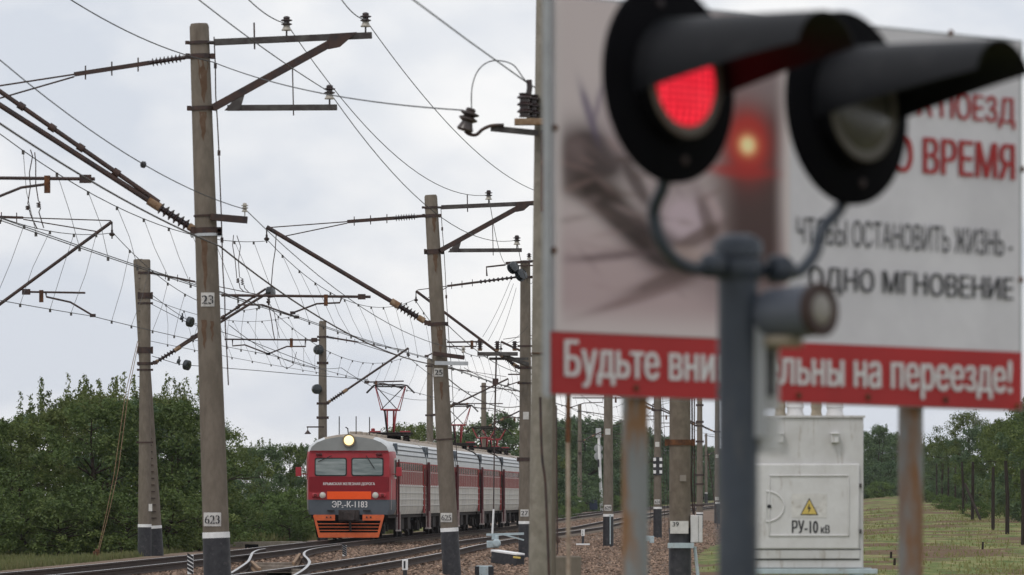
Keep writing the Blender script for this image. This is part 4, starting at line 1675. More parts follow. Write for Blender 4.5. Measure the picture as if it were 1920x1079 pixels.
def make_car(k, label, cab, pant):
    Y0 = 227 + 20.0 * k
    t = thing('train_car', label, 'train car', (TX(Y0), Y0, zt(Y0 + 10)), -TS, 'cars of the electric train', world=False)
    mb = MB()
    if cab:
        sec = [(0, .925, -.10), (.14, .955, -.03), (.55, 1, 0), (1.95, 1, 0), (LEN, 1, 0)]
        shell(mb, sec, lambda j, i: side_mat(j, {0: 0, 1: 0, 2: 1, 3: 5, -1: -1, -2: -2}[i] if i in (0, 1, 2, 3, -1, -2) else i, True))
    else:
        shell(mb, [(0, 1, 0), (LEN, 1, 0)], lambda j, i: side_mat(j, i if i < 0 else 5, False))
    body = mb.build('body', SIDE, t, angle=30)
    y_s = 2.1 if cab else .25
    # ribs along the cream side
    mb = MB()
    for z in (1.36, 1.62, 1.88, 2.16):
        mb.box((1.75, (y_s + LEN) / 2, z), (.035, LEN - y_s - .1, .035))
        mb.box((-1.75, (y_s + LEN) / 2, z), (.035, LEN - y_s - .1, .035))
    mb.build('side_rib', mat('rib_cream', (.58, .565, .54), .5) if 'rib' not in M else M['rib'], t)
    mb = MB()
    for x, z in ((1.745, 3.42), (1.705, 3.62), (1.63, 3.8)):
        mb.tube([(x, y_s, z), (x, LEN, z)], .022, 6)
    for yb in (y_s + .3, LEN - .35):
        mb.box((1.67, yb, 3.76), (.16, .35, .22))
        for q in range(3):
            mb.box((1.72, yb - .1 + q * .12, 3.6), (.07, .05, .3))
    mb.build('roof_conduit', M['t_slate'], t)
    mb = MB()
    if k in (2, 3): mb.tube([(1.02, LEN - .7, 4.12), (1.42, LEN - .7, 3.98), (1.66, LEN - .72, 3.78), (1.76, LEN - .72, 3.5), (1.79, LEN - .72, 2.0), (1.78, LEN - .72, .9)], .035, 8)
    if k in (2, 3): mb.build('roof_cable', M['t_under'], t)
    # windows
    if not win_proto:
        a = MB()
        a.box((0, 0, 0), (.012, 1.02, .05), mi=0)
        a.box((0, 0, .92), (.012, 1.02, .05), mi=1)
        a.box((0, -.49, .46), (.012, .05, .9), mi=0)
        a.box((0, .49, .46), (.012, .05, .9), mi=1)
        a.box((0.004, 0, .57), (.014, .96, .035), mi=0)
        a.box((-.006, 0, .46), (.012, .94, .88), mi=1)
        b_ = MB()
        b_.box((.003, 0, .75), (.010, .62, .27), mi=0)
        c_ = MB()
        c_.box((.001, 0, .29), (.010, .88, .48), mi=0)
        win_proto['w'] = (a, b_, c_)
    nwin = 11
    ya, yb = (3.4, LEN - 2.2) if cab else (2.3, LEN - 2.2)
    firstw = None
    for q in range(nwin):
        y = ya + (yb - ya) * (q + .5) / nwin
        if 'mesh' not in win_proto:
            o = win_proto['w'][0].build('window', [M['t_frame'], M['t_winframe']], t, smooth=False)
            u = win_proto['w'][1].build('vent_pane', M['t_glassdk'], o, smooth=False)
            l_ = win_proto['w'][2].build('pane', M['t_glassred'], o, smooth=False)
            win_proto['mesh'] = o
        else:
            o = copy_tree(win_proto['mesh'], t)
        o.location = (1.747, y, 2.20)
    # doors near both ends, with the tall red handrails
    for yd in ((2.9, LEN - 1.45) if cab else (1.45, LEN - 1.45)):
        if cab and yd < 3: yd = 2.75
        mb = MB()
        mb.box((1.752, yd, 2.05), (.04, .95, 2.05))
        dr_ = mb.build('door', M['t_band'], t)
        mb = MB()
        mb.box((1.775, yd, 2.6), (.02, .5, .7))
        mb.build('pane', M['t_glassdk'], dr_)
    for yp in ((2.05, LEN - .25) if cab else (.2, LEN - .25)):
        mb = MB()
        mb.tube([(1.84, yp, 1.1), (1.84, yp, 3.22)], .036, 8)
        mb.tube([(1.77, yp - .16, .9), (1.77, yp - .16, 2.9)], .022, 8, mi=0)
        mb.tube([(1.88, yp + .05, .38), (1.88, yp + .05, 1.1)], .028, 8, mi=1)
        mb.tube([(1.84, yp, .42), (1.84, yp, 1.1)], .03, 8, mi=0)
        mb.tube([(1.77, yp - .1, .38), (1.77, yp - .1, 2.0)], .022, 8, mi=1)
        mb.box((1.82, yp, .36), (.2, .3, .06), mi=2)
        mb.build('corner_handrail', [M['t_darkred'], M['t_railpale'], M['t_frame']], t)
    # underframe and bogies
    mb = MB()
    mb.box((0, LEN / 2, .93), (3.1, LEN - .6, .16))
    for (yy_, ln, xx) in ((6.2, 1.6, 1.15), (8.3, 1.4, 1.2), (10.2, 1.8, 1.1), (12.6, 1.5, 1.2)):
        for s in (-1, 1):
            mb.box((s * xx, yy_, .62), (.6, ln, .5))
    mb.build('underframe', M['t_under'], t, bevel=.02)
    for yb_ in (3.3, LEN - 3.3):
        mb = MB()
        for s in (-1, 1):
            mb.box((s * 1.05, yb_, .58), (.16, 3.3, .22))
            mb.box((s * 1.08, yb_, .38), (.2, .7, .3))
            for dy in (-1.3, 1.3):
                mb.box((s * 1.1, yb_ + dy, .46), (.22, .36, .3))
                mb.lathe((s * 1.08, yb_ + dy * .72, .55), (0, 0, 1), [(0, .1), (.25, .1)], 10)
        mb.box((0, yb_, .62), (2.2, .5, .2))
        bg_ = mb.build('bogie', M['t_under'], t, bevel=.015)
        for dy in (-1.3, 1.3):
            mb = MB()
            wheelset(mb, yb_ + dy)
            mb.build('wheelset', M['t_under'], bg_)
    # roof gear
    mb = MB()
    for yv in np.arange(3.5, LEN - 1, 2.6):
        mb.box((.0, yv, 4.29), (.5, .9, .14))
    mb.build('roof_vent', M['t_roof'], t, bevel=.03)
    if k < 5:
        mb = MB()
        mb.box((0, LEN + .15, 2.1), (2.4, .34, 2.3))
        mb.build('gangway', M['t_under'], t)
    if pant:
        yp, hh = pant
        pb = MB()
        pb.box((0, yp, 4.42), (1.7, 1.6, .07))
        for sx in (-1, 1):
            for sy in (-1, 1):
                pb.lathe((sx * .7, yp + sy * .65, 4.15), (0, 0, 1), [(0, .09), (.05, .13), (.1, .08), (.15, .13), (.2, .08), (.26, .08)], 12)
        pb.box((.0, yp, 4.34), (.9, .5, .28))
        pb.tube([(-.95, yp - .5, 4.5), (.95, yp - .5, 4.5)], .05, 8)
        pb.tube([(-.95, yp + .5, 4.5), (.95, yp + .5, 4.5)], .05, 8)
        pt = pb.build('pantograph', M['t_under'], t, bevel=.01)
        mb = MB()
        mb.box((-.66, yp - .2, 4.56), (.5, .3, .09))
        mb.box((.66, yp - .2, 4.56), (.45, .3, .09))
        mb.lathe((-.75, yp - .2, 4.58), (0, 0, 1), [(0, .09), (.12, .09), (.14, .05)], 10)
        mb.build('spring_box', M['t_pantored'], pt, bevel=.02)
        mb = MB()
        zk = 4.5 + (hh - 4.5) * .5
        # lower frame: legs close together, upper frame widening to the head
        for sx in (-1, 1):
            c_ = 1 if sx > 0 else 0
            mb.tube([(sx * .14, yp - .05, 4.5), (sx * .2, yp - .75, zk)], .042, 8, mi=c_)
            mb.tube([(sx * .14, yp + .05, 4.5), (sx * .2, yp + .75, zk)], .036, 8, mi=1)
            for sy in (-1, 1):
                mb.tube([(sx * .36, yp + sy * .75, zk), (sx * .66, yp + sy * .12, hh)], .022, 6, mi=1)
            mb.tube([(sx * .36, yp - .75, zk), (-sx * .62, yp - .1, hh)], .02, 6, mi=0)
        for sy in (-1, 1):
            mb.tube([(-.38, yp + sy * .75, zk), (.38, yp + sy * .75, zk)], .035, 8, mi=1)
        mb.build('folding_frame', [M['t_under'], M['t_pantored']], pt)
        mb = MB()
        for sy in (-.16, .16):
            mb.tube([(-1.05, yp + sy, hh - .28), (-.72, yp + sy, hh + .05), (-.5, yp + sy, hh + .08), (.5, yp + sy, hh + .08), (.72, yp + sy, hh + .05), (1.05, yp + sy, hh - .28)], .03, 8)
        mb.tube([(-.66, yp, hh), (.66, yp, hh)], .03, 8)
        mb.build('collector_head', M['t_under'], pt)
    return t


M['rib'] = mat('rib_cream', (.58, .565, .54), .5)
car0 = make_car(0, 'leading cab car of the train with red front, orange band and lit headlight', True, None)
make_car(1, 'second car of the train, right behind the cab car, pantograph raised high', False, (2.2, 6.55))
make_car(2, 'third car of the train, partly hidden by the leaning mast 625', False, None)
make_car(3, 'fourth car of the train, right of mast 625 with a raised pantograph', False, (9.5, 6.45))
make_car(4, 'fifth car of the train, left of mast 627 with a low red pantograph', False, (13.0, 5.6))
make_car(5, 'last visible car of the train, passing behind mast 627', False, (3.0, 5.6))

# cab front details (local coordinates of the cab car, front faces -y)
t = car0
mb = MB()   # grey forehead panel inside its paler surround
pts = [(-1.44, -.015, 3.56), (1.44, -.015, 3.56), (1.40, -.015, 3.72), (1.22, -.015, 3.86), (.9, -.015, 3.97), (.45, -.015, 4.04), (0, -.015, 4.06), (-.45, -.015, 4.04), (-.9, -.015, 3.97), (-1.22, -.015, 3.86), (-1.40, -.015, 3.72)]
mb.plate(pts, (0, -1, 0), .03)
mb.build('forehead_panel', M['t_grey'], t, smooth=False)
mb = MB()
mb.box((0, -.02, 3.535), (3.16, .05, .045))
mb.build('trim_strip', M['t_deepred'], t)
hl = MB()
hl.lathe((0, -.02, 3.97), (0, -1, 0), [(-.2, .26), (.1, .26), (.13, .25), (.13, .2), (.10, .19)], 28)
h_ = hl.build('headlight', M['brass'], t)
mb = MB()
mb.lathe((0, -.125, 3.97), (0, -1, 0), [(0, .195), (.015, .18), (.03, .1)], 28)
mb.build('lens', M['lampwarm'], h_)
for s in (-1, 1):
    cx = s * .735
    wf = MB()
    o_ = [(cx - .64, 2.545), (cx + .64, 2.545), (cx + .64, 3.27), (cx - .64, 3.27)]

    def rrect(x0, z0, x1, z1, r_, y, n_=4):
        res = []
        for (cx_, cz_, a0) in ((x1 - r_, z0 + r_, -90), (x1 - r_, z1 - r_, 0), (x0 + r_, z1 - r_, 90), (x0 + r_, z0 + r_, 180)):
            for q in range(n_ + 1):
                a = R(a0 + 90 * q / n_)
                res.append((cx_ + r_ * math.cos(a), y, cz_ + r_ * math.sin(a)))
        return res
    wf.plate(rrect(cx - .645, 2.54, cx + .645, 3.275, .09, -.02), (0, -1, 0), .03)
    wn = wf.build('windscreen', M['rubber'], t, smooth=False)
    mb = MB()
    mb.plate(rrect(cx - .60, 2.585, cx + .60, 3.23, .07, -.032), (0, -1, 0), .008)
    mb.build('pane', M['t_glass'], wn, smooth=False)
    mb = MB()
    if s < 0:
        mb.tube([(cx + .05, -.07, 3.36), (cx - .5, -.06, 3.12)], .016, 6)
    else:
        mb.tube([(cx - .05, -.07, 3.36), (cx + .28, -.06, 2.85)], .016, 6)
    mb.build('wiper', M['rubber'], t)
    mb = MB()
    mb.box((s * 1.2, -.06, 3.41), (.24, .12, .1))
    mb.build('marker_lamp', M['t_darkred'], t, bevel=.02)
    # buffer lamps
    mb = MB()
    mb.lathe((s * 1.055, -.02, 1.78), (0, -1, 0), [(0, .125), (.07, .125), (.08, .1)], 20)
    lm = mb.build('buffer_lamp', M['t_frame'], t)
    mb = MB()
    mb.lathe((s * 1.055, -.10, 1.78), (0, -1, 0), [(0, .095), (.02, .06)], 20)
    mb.build('lens', M['lampglass'], lm)
    mb = MB()
    mb.box((s * 1.34, -.05, 1.78), (.28, .1, .17))
    tl = mb.build('tail_lamp', M['t_red'], t, bevel=.03)
    mb = MB()
    mb.lathe((s * 1.34, -.10, 1.78), (0, -1, 0), [(0, .075), (.02, .05)], 16)
    mb.build('lens', M['lampred'], tl)
    # side cab window in silver frame
    mb = MB()
    mb.box((s * 1.745, 1.2, 2.85), (.05, 1.1, .82))
    sw = mb.build('side_window', M['t_frame'], t)
    mb = MB()
    mb.box((s * 1.76, .95, 2.85), (.045, .42, .7))
    mb.box((s * 1.76, 1.45, 2.85), (.045, .42, .7))
    mb.build('pane', M['t_glassgreen'], sw)
    mb = MB()
    mb.box((s * (1.98 if s > 0 else 2.05), .3, 2.72), (.22, .2, .36))
    mb.tube([(s * 1.7, .35, 2.62), (s * 2.0, .3, 2.62)], .02, 6)
    mb.build('mirror', M['t_red'], t, bevel=.03)
    # steps
    mb = MB()
    mb.box((s * .72, -.04, 1.17), (.3, .08, .05))
    mb.build('step', M['ink'], t)
mb = MB()
mb.box((0, -.018, 1.775), (1.76, .035, .31))
mb.build('orange_band', M['t_orange'], t)
mb = MB()
mb.box((0, -.008, 2.215), (3.1, .02, .60))
dp = mb.build('red_panel', M['t_deepred'], t)
text('КРЫМСКАЯ ЖЕЛЕЗНАЯ ДОРОГА', 'lettering', M['lettering'], dp, (-1.03, -.022, 2.16), (1, 0, 0), (0, 0, 1), 2.06, .13, .02)
text('ЭР', 'lettering', M['lettering'], t, (-.68, -.03, 1.29), (1, 0, 0), (0, 0, 1), .37, .26, .012)
text('2', 'lettering', M['lettering'], t, (-.30, -.03, 1.28), (1, 0, 0), (0, 0, 1), .08, .1, .0)
text('-К-1183', 'lettering', M['lettering'], t, (-.19, -.03, 1.29), (1, 0, 0), (0, 0, 1), .92, .26, .012)
mb = MB()   # coupler
mb.box((0, .1, .98), (.82, .6, .42))
mb.box((0, -.3, .95), (.34, .5, .3))
mb.box((.1, -.5, .95), (.36, .28, .34))
mb.tube([(-.4, -.1, .75), (.62, -.12, .76)], .05, 8)
mb.tube([(.05, -.25, .8), (.08, -.28, .35)], .05, 8)
mb.build('coupler', mat('coupler_steel', (.04, .03, .028), .7, var=.3, scale=6), t, bevel=.02)
pm = MB()   # pilot
for s in (-1, 1):
    pm.plate([(s * 1.40, -.16, 1.0), (s * .55, -.16, 1.0), (s * .55, -.17, .77), (s * 1.35, -.17, .77)][::s], (0, -1, 0), .03)
    pm.beam((s * 1.38, -.17, .98), (s * 1.16, -.22, .12), .05, .09)
for z, wd in ((.64, 2.56), (.51, 2.48), (.38, 2.42)):
    pm.box((0, -.19, z), (wd, .04, .03))
pm.box((0, -.22, .19), (2.38, .05, .2))
pl = pm.build('pilot', M['t_pilot'], t, smooth=False)
mb = MB()
mb.plate([(-1.3, .0, .1), (1.3, .0, .1), (1.45, .0, 1.0), (-1.45, .0, 1.0)], (0, -1, 0), .05)
mb.build('pilot_gap_shade', M['t_gap'], pl)  # near-black sheet stands in for the shaded gaps between the slats
mb = MB()
for s in (-1, 1):
    for dx in (.72, .88):
        mb.tube([(s * dx, -.2, .9), (s * dx, -.165, .9)], .035, 8)
mb.build('bolt', M['ink'], pl)
mb = MB()
for px_, h_ in ((-.52, .75), (.16, .75), (.7, .72)):
    mb.tube([(px_, 1.5, 4.2), (px_, 1.5, 4.2 + h_)], .022, 6)
mb.tube([(-.1, .9, 4.2), (-.12, .8, 4.45), (-.2, .75, 4.5)], .025, 6)
mb.build('antenna', M['t_under'], t)
mb = MB()
for s in (-1, 1):
    mb = MB()
    mb.tube([(s * 1.66, .25, 1.2), (s * 1.69, .2, 2.4)], .018, 6)
    mb.build('handrail', M['t_frame'], t)

# ------------------------------------------------------------------ level crossing signal
sp_Y = 15.0
SS = F / sp_Y
px0 = (1383.5 - CX) / SS
cs = thing('crossing_signal', 'dark level crossing signal with two hooded lamps, left one lit red', 'traffic signal', (px0, sp_Y, -.05))
mb = MB()
ztop = P(0, 470, sp_Y).z
mb.tube([(px0, sp_Y, -.05), (px0, sp_Y, ztop)], .0535, 28)
mb.build('post', M['signalpost'], cs)
mb = MB()
mb.lathe((px0, sp_Y, ztop - .015), (0, 0, 1), [(0, .066), (.03, .066), (.045, .058), (.058, .03)], 28)
mb.lathe((px0, sp_Y, ztop - .075), (0, 0, 1), [(0, .06), (.01, .066), (.045, .066), (.055, .06)], 28)
mb.build('cap', M['signalpost'], cs)
yaw = R(49)
dv = Vector((math.sin(yaw), -math.cos(yaw), .06)).normalized()
side = Vector((math.cos(yaw), math.sin(yaw), 0))
upv = side.cross(dv) * -1
if upv.z < 0: upv = -upv
heads = [(P(1254, 155, 14.72), True), (P(1588, 203, 15.28), False)]
for c, lit in heads:
    mb = MB()
    rs = .262
    mb.lathe(c, dv, [(-.012, rs - .01), (-.006, rs), (.006, rs), (.012, rs - .01)], 48)
    lab = 'lamp_head'
    hd = mb.build('backing_disc', M['signalblack'], cs)
    mb = MB()
    mb.lathe(c, dv, [(.0, .162), (.05, .160), (.055, .145), (.045, .131)], 36)
    mb.lathe(c, -dv, [(.0, .125), (.08, .12), (.14, .08), (.15, .03)], 28)
    lc_ = c + dv * .0
    mb.build('lamp_housing', M['signalblack'], hd)
    mb = MB()
    mb.lathe(c, dv, [(.056, .150), (.060, .146), (.05, .130), (.040, .128)], 36)
    mb.build('lens_ring', M['lensring'], hd)
    mb = MB()
    prof_ = [(.046 + .03 * math.cos(a), .128 * math.sin(a)) for a in np.linspace(PI / 2, .12, 9)]
    mb.lathe(c, dv, prof_, 36)
    ln = mb.build('lens', M['redled'] if lit else M['darklens'], hd)
    for q in range(2):
        a = R(100 + 180 * q)
        mb = MB()
        mb.lathe(c + (side * math.cos(a) + upv * math.sin(a)) * .205 + dv * .01, dv, [(0, .011), (.006, .011), (.009, .006)], 8)
        mb.build('bolt', M['darksteel'], hd)
    # visor: a long hood whose lower edge rises to the tip
    mb = MB()
    n1, n2 = 14, 28
    Lv, r0, r1 = .50, .166, .128
    outer, inner = [], []
    for i in range(n1 + 1):
        f = i / n1
        half = R(103 - 32 * f)
        for j in range(n2 + 1):
            a = -half + 2 * half * j / n2
            r_ = r0 + (r1 - r0) * f
            q = side * math.sin(a) + upv * math.cos(a)
            o_ = c + dv * (.02 + Lv * f)
            outer.append(o_ + q * r_)
            inner.append(o_ + q * (r_ - .004))
    W_ = n2 + 1
    off = len(outer)
    fs = []
    for i in range(n1):
        for j in range(n2):
            a = i * W_ + j
            fs.append((a, a + 1, a + W_ + 1, a + W_))
            fs.append((off + a, off + a + W_, off + a + W_ + 1, off + a + 1))
    for i in range(n1):
        for j in (0, n2):
            a = i * W_ + j
            fs.append((a, a + W_, off + a + W_, off + a))
    for j in range(n2):
        a = n1 * W_ + j
        fs.append((a, a + 1, off + a + 1, off + a))
    mb.add(outer + inner, fs)
    mb.build('visor', M['visor'], hd, angle=50)
# arms
mb = MB()
zc = P(0, 500, sp_Y).z
hL = heads[0][0] - dv * .03
hR = heads[1][0] - dv * .03
pL_ = hL - upv * .25
pR_ = hR - upv * .25
L_ = smoothpts([hL - upv * .1, pL_, P(1226, 395, 14.78), P(1240, 455, 14.8), P(1278, 497, 14.85), P(1320, 505, 14.92), P(1350, 500, 14.97)], 6)
R_ = smoothpts([hR - upv * .1, pR_, P(1541, 430, 15.2), P(1528, 475, 15.18), P(1500, 508, 15.13), P(1465, 513, 15.08), P(1420, 505, 15.03)], 6)
mb.tube(L_, .017, 12)
mb.tube(R_, .017, 12)
mb.lathe(P(1315, 498, 14.92), (1, 0.2, 0), [(0, .022), (.01, .032), (.05, .032), (.06, .024)], 14)
mb.lathe(P(1440, 505, 15.03), (1, 0.4, 0), [(0, .024), (.01, .038), (.05, .038), (.07, .024)], 14)
mb.build('lamp_bracket', M['signalpost'], cs)
# bell / white lamp under the right head
bell = MB()
bc = P(1447, 590, 15.0)
bell.lathe(bc, dv, [(-.03, .055), (0, .068), (.10, .07), (.15, .068)], 28)
bl = bell.build('side_lamp', mat('side_lamp_paint', (.11, .122, .15), .45, spec=.4), cs)
mb = MB()
mb.lathe(bc + dv * .148, dv, [(0, .07), (.02, .072), (.025, .06), (.02, .055)], 28)
mb.build('ring', M['darksteel'], bl)
mb = MB()
mb.lathe(bc + dv * .155, dv, [(0, .056), (.012, .045), (.018, .02)], 24)
mb.build('lens', mat('clouded_lens', (.25, .23, .20), .3, spec=.5, var=.1, scale=20), bl)
mb = MB()
mb.lathe(bc - Vector((0, 0, .06)) + dv * .04, (0, 0, -1), [(0, .05), (.02, .055), (.03, .045)], 20)
mb.build('base', M['tan'], bl)
mb = MB()
bk = P(1443, 715, 15.02)
mb.box(bk + Vector((0, 0, .02)), (.05, .012, .2))
mb.box(bk + Vector((0, -.008, -.14)), (.062, .02, .1))
bkt = mb.build('bracket_plate', mat('pale_bracket', (.55, .55, .55), .5, var=.1), cs, bevel=.004)
mb = MB()
mb.box(bk + Vector((.004, -.012, .02)), (.016, .008, .12))
mb.build('slot', M['ink'], bkt)
mb = MB()
mb.box((px0 + .058, sp_Y - .01, bk.z), (.03, .05, .3))
mb.build('spacer', mat('spacer_paint', (.3, .31, .32), .5), bkt)

# ------------------------------------------------------------------ warning billboard
YL, YR = 22.2, 24.1
SA = Vector((P(1027, 0, YL).x, YL, 0))
SB = Vector((P(1917, 0, YR).x, YR, 0))
su = (SB - SA)
SL = su.length
su.normalize()
sn = Vector((su.y, -su.x, 0))
if sn.y > 0: sn = -sn
z0s, z1s = 2.045, 3.615


TILT = -.034


def S(u, z, d=0.0): return SA + su * u + Vector((0, 0, z + .009 + TILT * u / SL)) + sn * d


def suv(px, py):
    a = (px - CX) / F
    # SA.x + su.x*u = a*(SA.y+su.y*u)
    u = (a * SA.y - SA.x) / (su.x - a * su.y)
    Y = SA.y + su.y * u
    return u, CZ - (py - HY) / F * Y - .009 - TILT * u / SL


bb = thing('warning_billboard', 'large white and red billboard on two rusty posts behind the signal', 'billboard', S(SL / 2, -.05))
mb = MB()
mb.plate([S(0, z0s), S(SL, z0s), S(SL, z1s), S(0, z1s)], sn, .03)
mb.build('backing_panel', M['alu'], bb, smooth=False)
mb = MB()
zr = suv(1027, 621)[1]
zr2 = suv(1915, 661)[1]
zr = (zr + zr2) / 2
mb.plate([S(.02, zr, .004), S(SL - .02, zr, .004), S(SL - .02, z1s - .01, .004), S(.02, z1s - .01, .004)], sn, .003)
wh = mb.build('white_sheet', M['signwhite'], bb, smooth=False)
mb = MB()
mb.plate([S(.012, z0s + .005, .006), S(SL - .012, z0s + .005, .006), S(SL - .012, zr - .001, .006), S(.012, zr - .001, .006)], sn, .004)
rb_ = mb.build('red_strip', M['signred'], bb, smooth=False)
# printed picture of the accident: an abstract crumpled grey wreck and a red glow
BLOTS = [(1100, 285, 70, 55, .25, (.06, .045, .045), .92, 1.3), (1062, 300, 26, 50, .1, (.26, .21, .21), .7, 1.4),
         (1150, 240, 30, 70, -.5, (.46, .41, .43), .75, 1.4), (1100, 352, 62, 24, .12, (.17, .14, .13), .85, 1.3),
         (1150, 395, 125, 30, .72, (.06, .047, .043), .92, 1.3), (1230, 455, 70, 40, .6, (.05, .04, .04), .9, 1.3),
         (1255, 350, 60, 60, .0, (.34, .29, .30), .7, 1.2), (1180, 330, 14, 60, -.5, (.10, .08, .08), .8, 1.5),
         (1093, 205, 8, 55, -.3, (.14, .12, .20), .7, 1.5), (1110, 185, 6, 40, .2, (.20, .17, .24), .5, 1.5),
         (1275, 395, 42, 42, .1, (.60, .52, .58), .85, 1.3), (1330, 378, 14, 40, -.3, (.55, .46, .48), .7, 1.5),
         (1315, 392, 12, 42, -.3, (.16, .12, .12), .7, 1.2), (1300, 428, 55, 13, -.55, (.15, .11, .10), .75, 1.2),
         (1285, 462, 50, 14, .1, (.50, .42, .40), .7, 1.5), (1250, 510, 85, 14, -.4, (.15, .11, .105), .75, 1.2),
         (1135, 475, 80, 8, -.15, (.17, .13, .14), .7, 1.5), (1190, 550, 110, 9, -.35, (.24, .18, .18), .6, 1.5),
         (1395, 240, 42, 62, 0, (.52, .065, .055), .9, 1.2), (1380, 295, 60, 12, 0, (.45, .06, .055), .7, 1.3),
         (1395, 243, 20, 22, 0, (.9, .42, .2), 1.0, 1.5), (1395, 243, 11, 13, 0, (1.0, .88, .5), 1.0, 1.2)]
_pr = random.Random(21)
for _k in range(46):
    _x, _y = _pr.uniform(1050, 1330), _pr.uniform(250, 560)
    _c = _pr.choice([(.10, .07, .06), (.15, .11, .10), (.46, .38, .38), (.34, .25, .24), (.24, .18, .17)])
    BLOTS.insert(12, (_x, _y, _pr.uniform(12, 40), _pr.uniform(3, 8), _pr.uniform(-.6, .9), _c, _pr.uniform(.12, .38) * (1 if _y < 450 else .5), 1.2))
nu, nv = 110, 110
u0, u1_ = .03, suv(1478, 300)[0]
va, vb = zr + .002, z1s - .012
vs, fs, cols = [], [], []


def ell(x, y, cx, cy, a, b_, th):
    c_, s_ = math.cos(th), math.sin(th)
    dx, dy = (x - cx), (y - cy)
    return ((dx * c_ + dy * s_) / a) ** 2 + ((-dx * s_ + dy * c_) / b_) ** 2


def g_(v, k=2.0): return math.exp(-v * k)


for j in range(nv + 1):
    for i in range(nu + 1):
        u = u0 + (u1_ - u0) * i / nu
        zz = va + (vb - va) * j / nv
        vs.append(S(u, zz, .009))
        x = 1030 + 448 * i / nu
        y = 622 - 632 * j / nv
        cB = np.array([.62, .585, .59])
        # pinkish lower ground
        f = sst(330, 520, y) * (1 - sst(560, 625, y))
        cB = cB * (1 - .55 * f) + np.array([.40, .29, .31]) * .55 * f
        # brown dusk on the right
        f = sst(1275, 1385, x) * (1 - sst(1440, 1478, x)) * sst(60, 210, y) * (1 - sst(470, 600, y))
        cB = cB * (1 - .93 * f) + np.array([.075, .045, .042]) * .93 * f
        f = sst(1300, 1390, x) * (1 - sst(1440, 1478, x)) * (1 - sst(80, 240, y)) * .8
        cB = cB * (1 - f) + np.array([.22, .17, .18]) * f
        for (cx_, cy_, a, b__, th, cc, st, kk) in BLOTS:
            f = st * min(1, 1.9 * g_(ell(x, y, cx_, cy_, a, b__, th), kk))
            cB = cB * (1 - f) + np.array(cc) * f
        f = (1 - sst(1030, 1052, x)) + sst(1462, 1478, x)
        f = min(1, f)
        cB = cB * (1 - f) + np.array([.64, .62, .62]) * f
        cB = np.clip(cB, 0, 1) ** 1.12
        cB = np.clip(cB, 0, 1)
        cB = np.clip(cB * np.array([1.05, .97, .96]), 0, 1)
        cols.append((*cB, 1))
for j in range(nv):
    for i in range(nu):
        a = j * (nu + 1) + i
        fs.append((a, a + 1, a + nu + 2, a + nu + 1))
mb = MB()
mb.add(vs, fs)
pm_ = bpy.data.materials.new('printed_picture')
pm_.use_nodes = True
b = pm_.node_tree.nodes['Principled BSDF']
va_ = pm_.node_tree.nodes.new('ShaderNodeVertexColor')
va_.layer_name = 'print'
pm_.node_tree.links.new(va_.outputs[0], b.inputs['Base Color'])
b.inputs['Roughness'].default_value = .7
b.inputs['Specular IOR Level'].default_value = .2
pic = mb.build('printed_picture', pm_, bb, smooth=False)
ca = pic.data.color_attributes.new('print', 'FLOAT_COLOR', 'POINT')
ca.data.foreach_set('color', [k for c_ in cols for k in c_])


def stext(s, x0, ya, x1, yb, mt, parent, bold=.02):
    """lettering between photo columns x0..x1; ya, yb: bottom and top rows at its left end"""
    ua, za = suv(x0, ya)
    ub, _ = suv(x1, ya)
    _, zb_ = suv(x0, yb)
    text(s, 'lettering', mt, parent, S(ua, za, .011), su + Vector((0, 0, TILT / SL)), (0, 0, 1), ub - ua, zb_ - za, bold, .0)


stext('А ПОЕЗД', 1718, 228, 1899, 168, M['signredtext'], wh)
stext('О ВРЕМЯ', 1672, 322, 1898, 252, M['signredtext'], wh, .03)
stext('ЧТОБЫ ОСТАНОВИТЬ ЖИЗНЬ -', 1491, 457, 1895, 406, M['signblack'], wh, .0)
stext('ОДНО МГНОВЕНИЕ', 1514, 552, 1896, 499, M['signblack'], wh, .015)
stext('Будьте внимательны на переезде!', 1056, 725, 1893, 637, M['signwhitetext'], rb_, .02)
for (px, py) in ((1038, 240), (1036, 470), (1190, 728), (1345, 735), (1495, 742), (1625, 745), (1770, 750), (1905, 762), (1915, 318), (1912, 525), (1780, 62)):
    u, z_ = suv(px, py)
    mb = MB()
    mb.lathe(S(u, z_, .008), sn, [(0, .014), (.006, .012), (.008, .005)], 10)
    mb.build('rivet', M['rust'], bb)
mb = MB()
mb.beam(S(-.012, z0s - .01, .01), S(-.012, z1s + .01, .01), .03, .022)
mb.build('frame_edge', M['alu'], bb)
for px in (1217, 1734):
    u, _ = suv(px, 800)
    mb = MB()
    p = S(u, -.3, -.08)
    mb.tube([p, p + Vector((0, 0, z1s - .2 + .3))], .052, 20)
    mb.build('post', M['post_grey'] if px < 1400 else M['post_rusty'], bb)

# ------------------------------------------------------------------ switchgear cabinet
BY = 60.0
sc_ = F / BY
rx = thing('switchgear_cabinet', 'pale grey high voltage cabinet with a yellow triangle, lettered РУ-10 кВ', 'electrical cabinet', P(1513, 1066, BY))


def bxp(px0_, py0_, px1_, py1_, yf, dep, mb, mi=0):
    a, b_ = P(px0_, py1_, BY), P(px1_, py0_, BY)
    mb.box(((a.x + b_.x) / 2, BY + yf + dep / 2, (a.z + b_.z) / 2), (b_.x - a.x, dep, b_.z - a.z), mi=mi)
    return mb


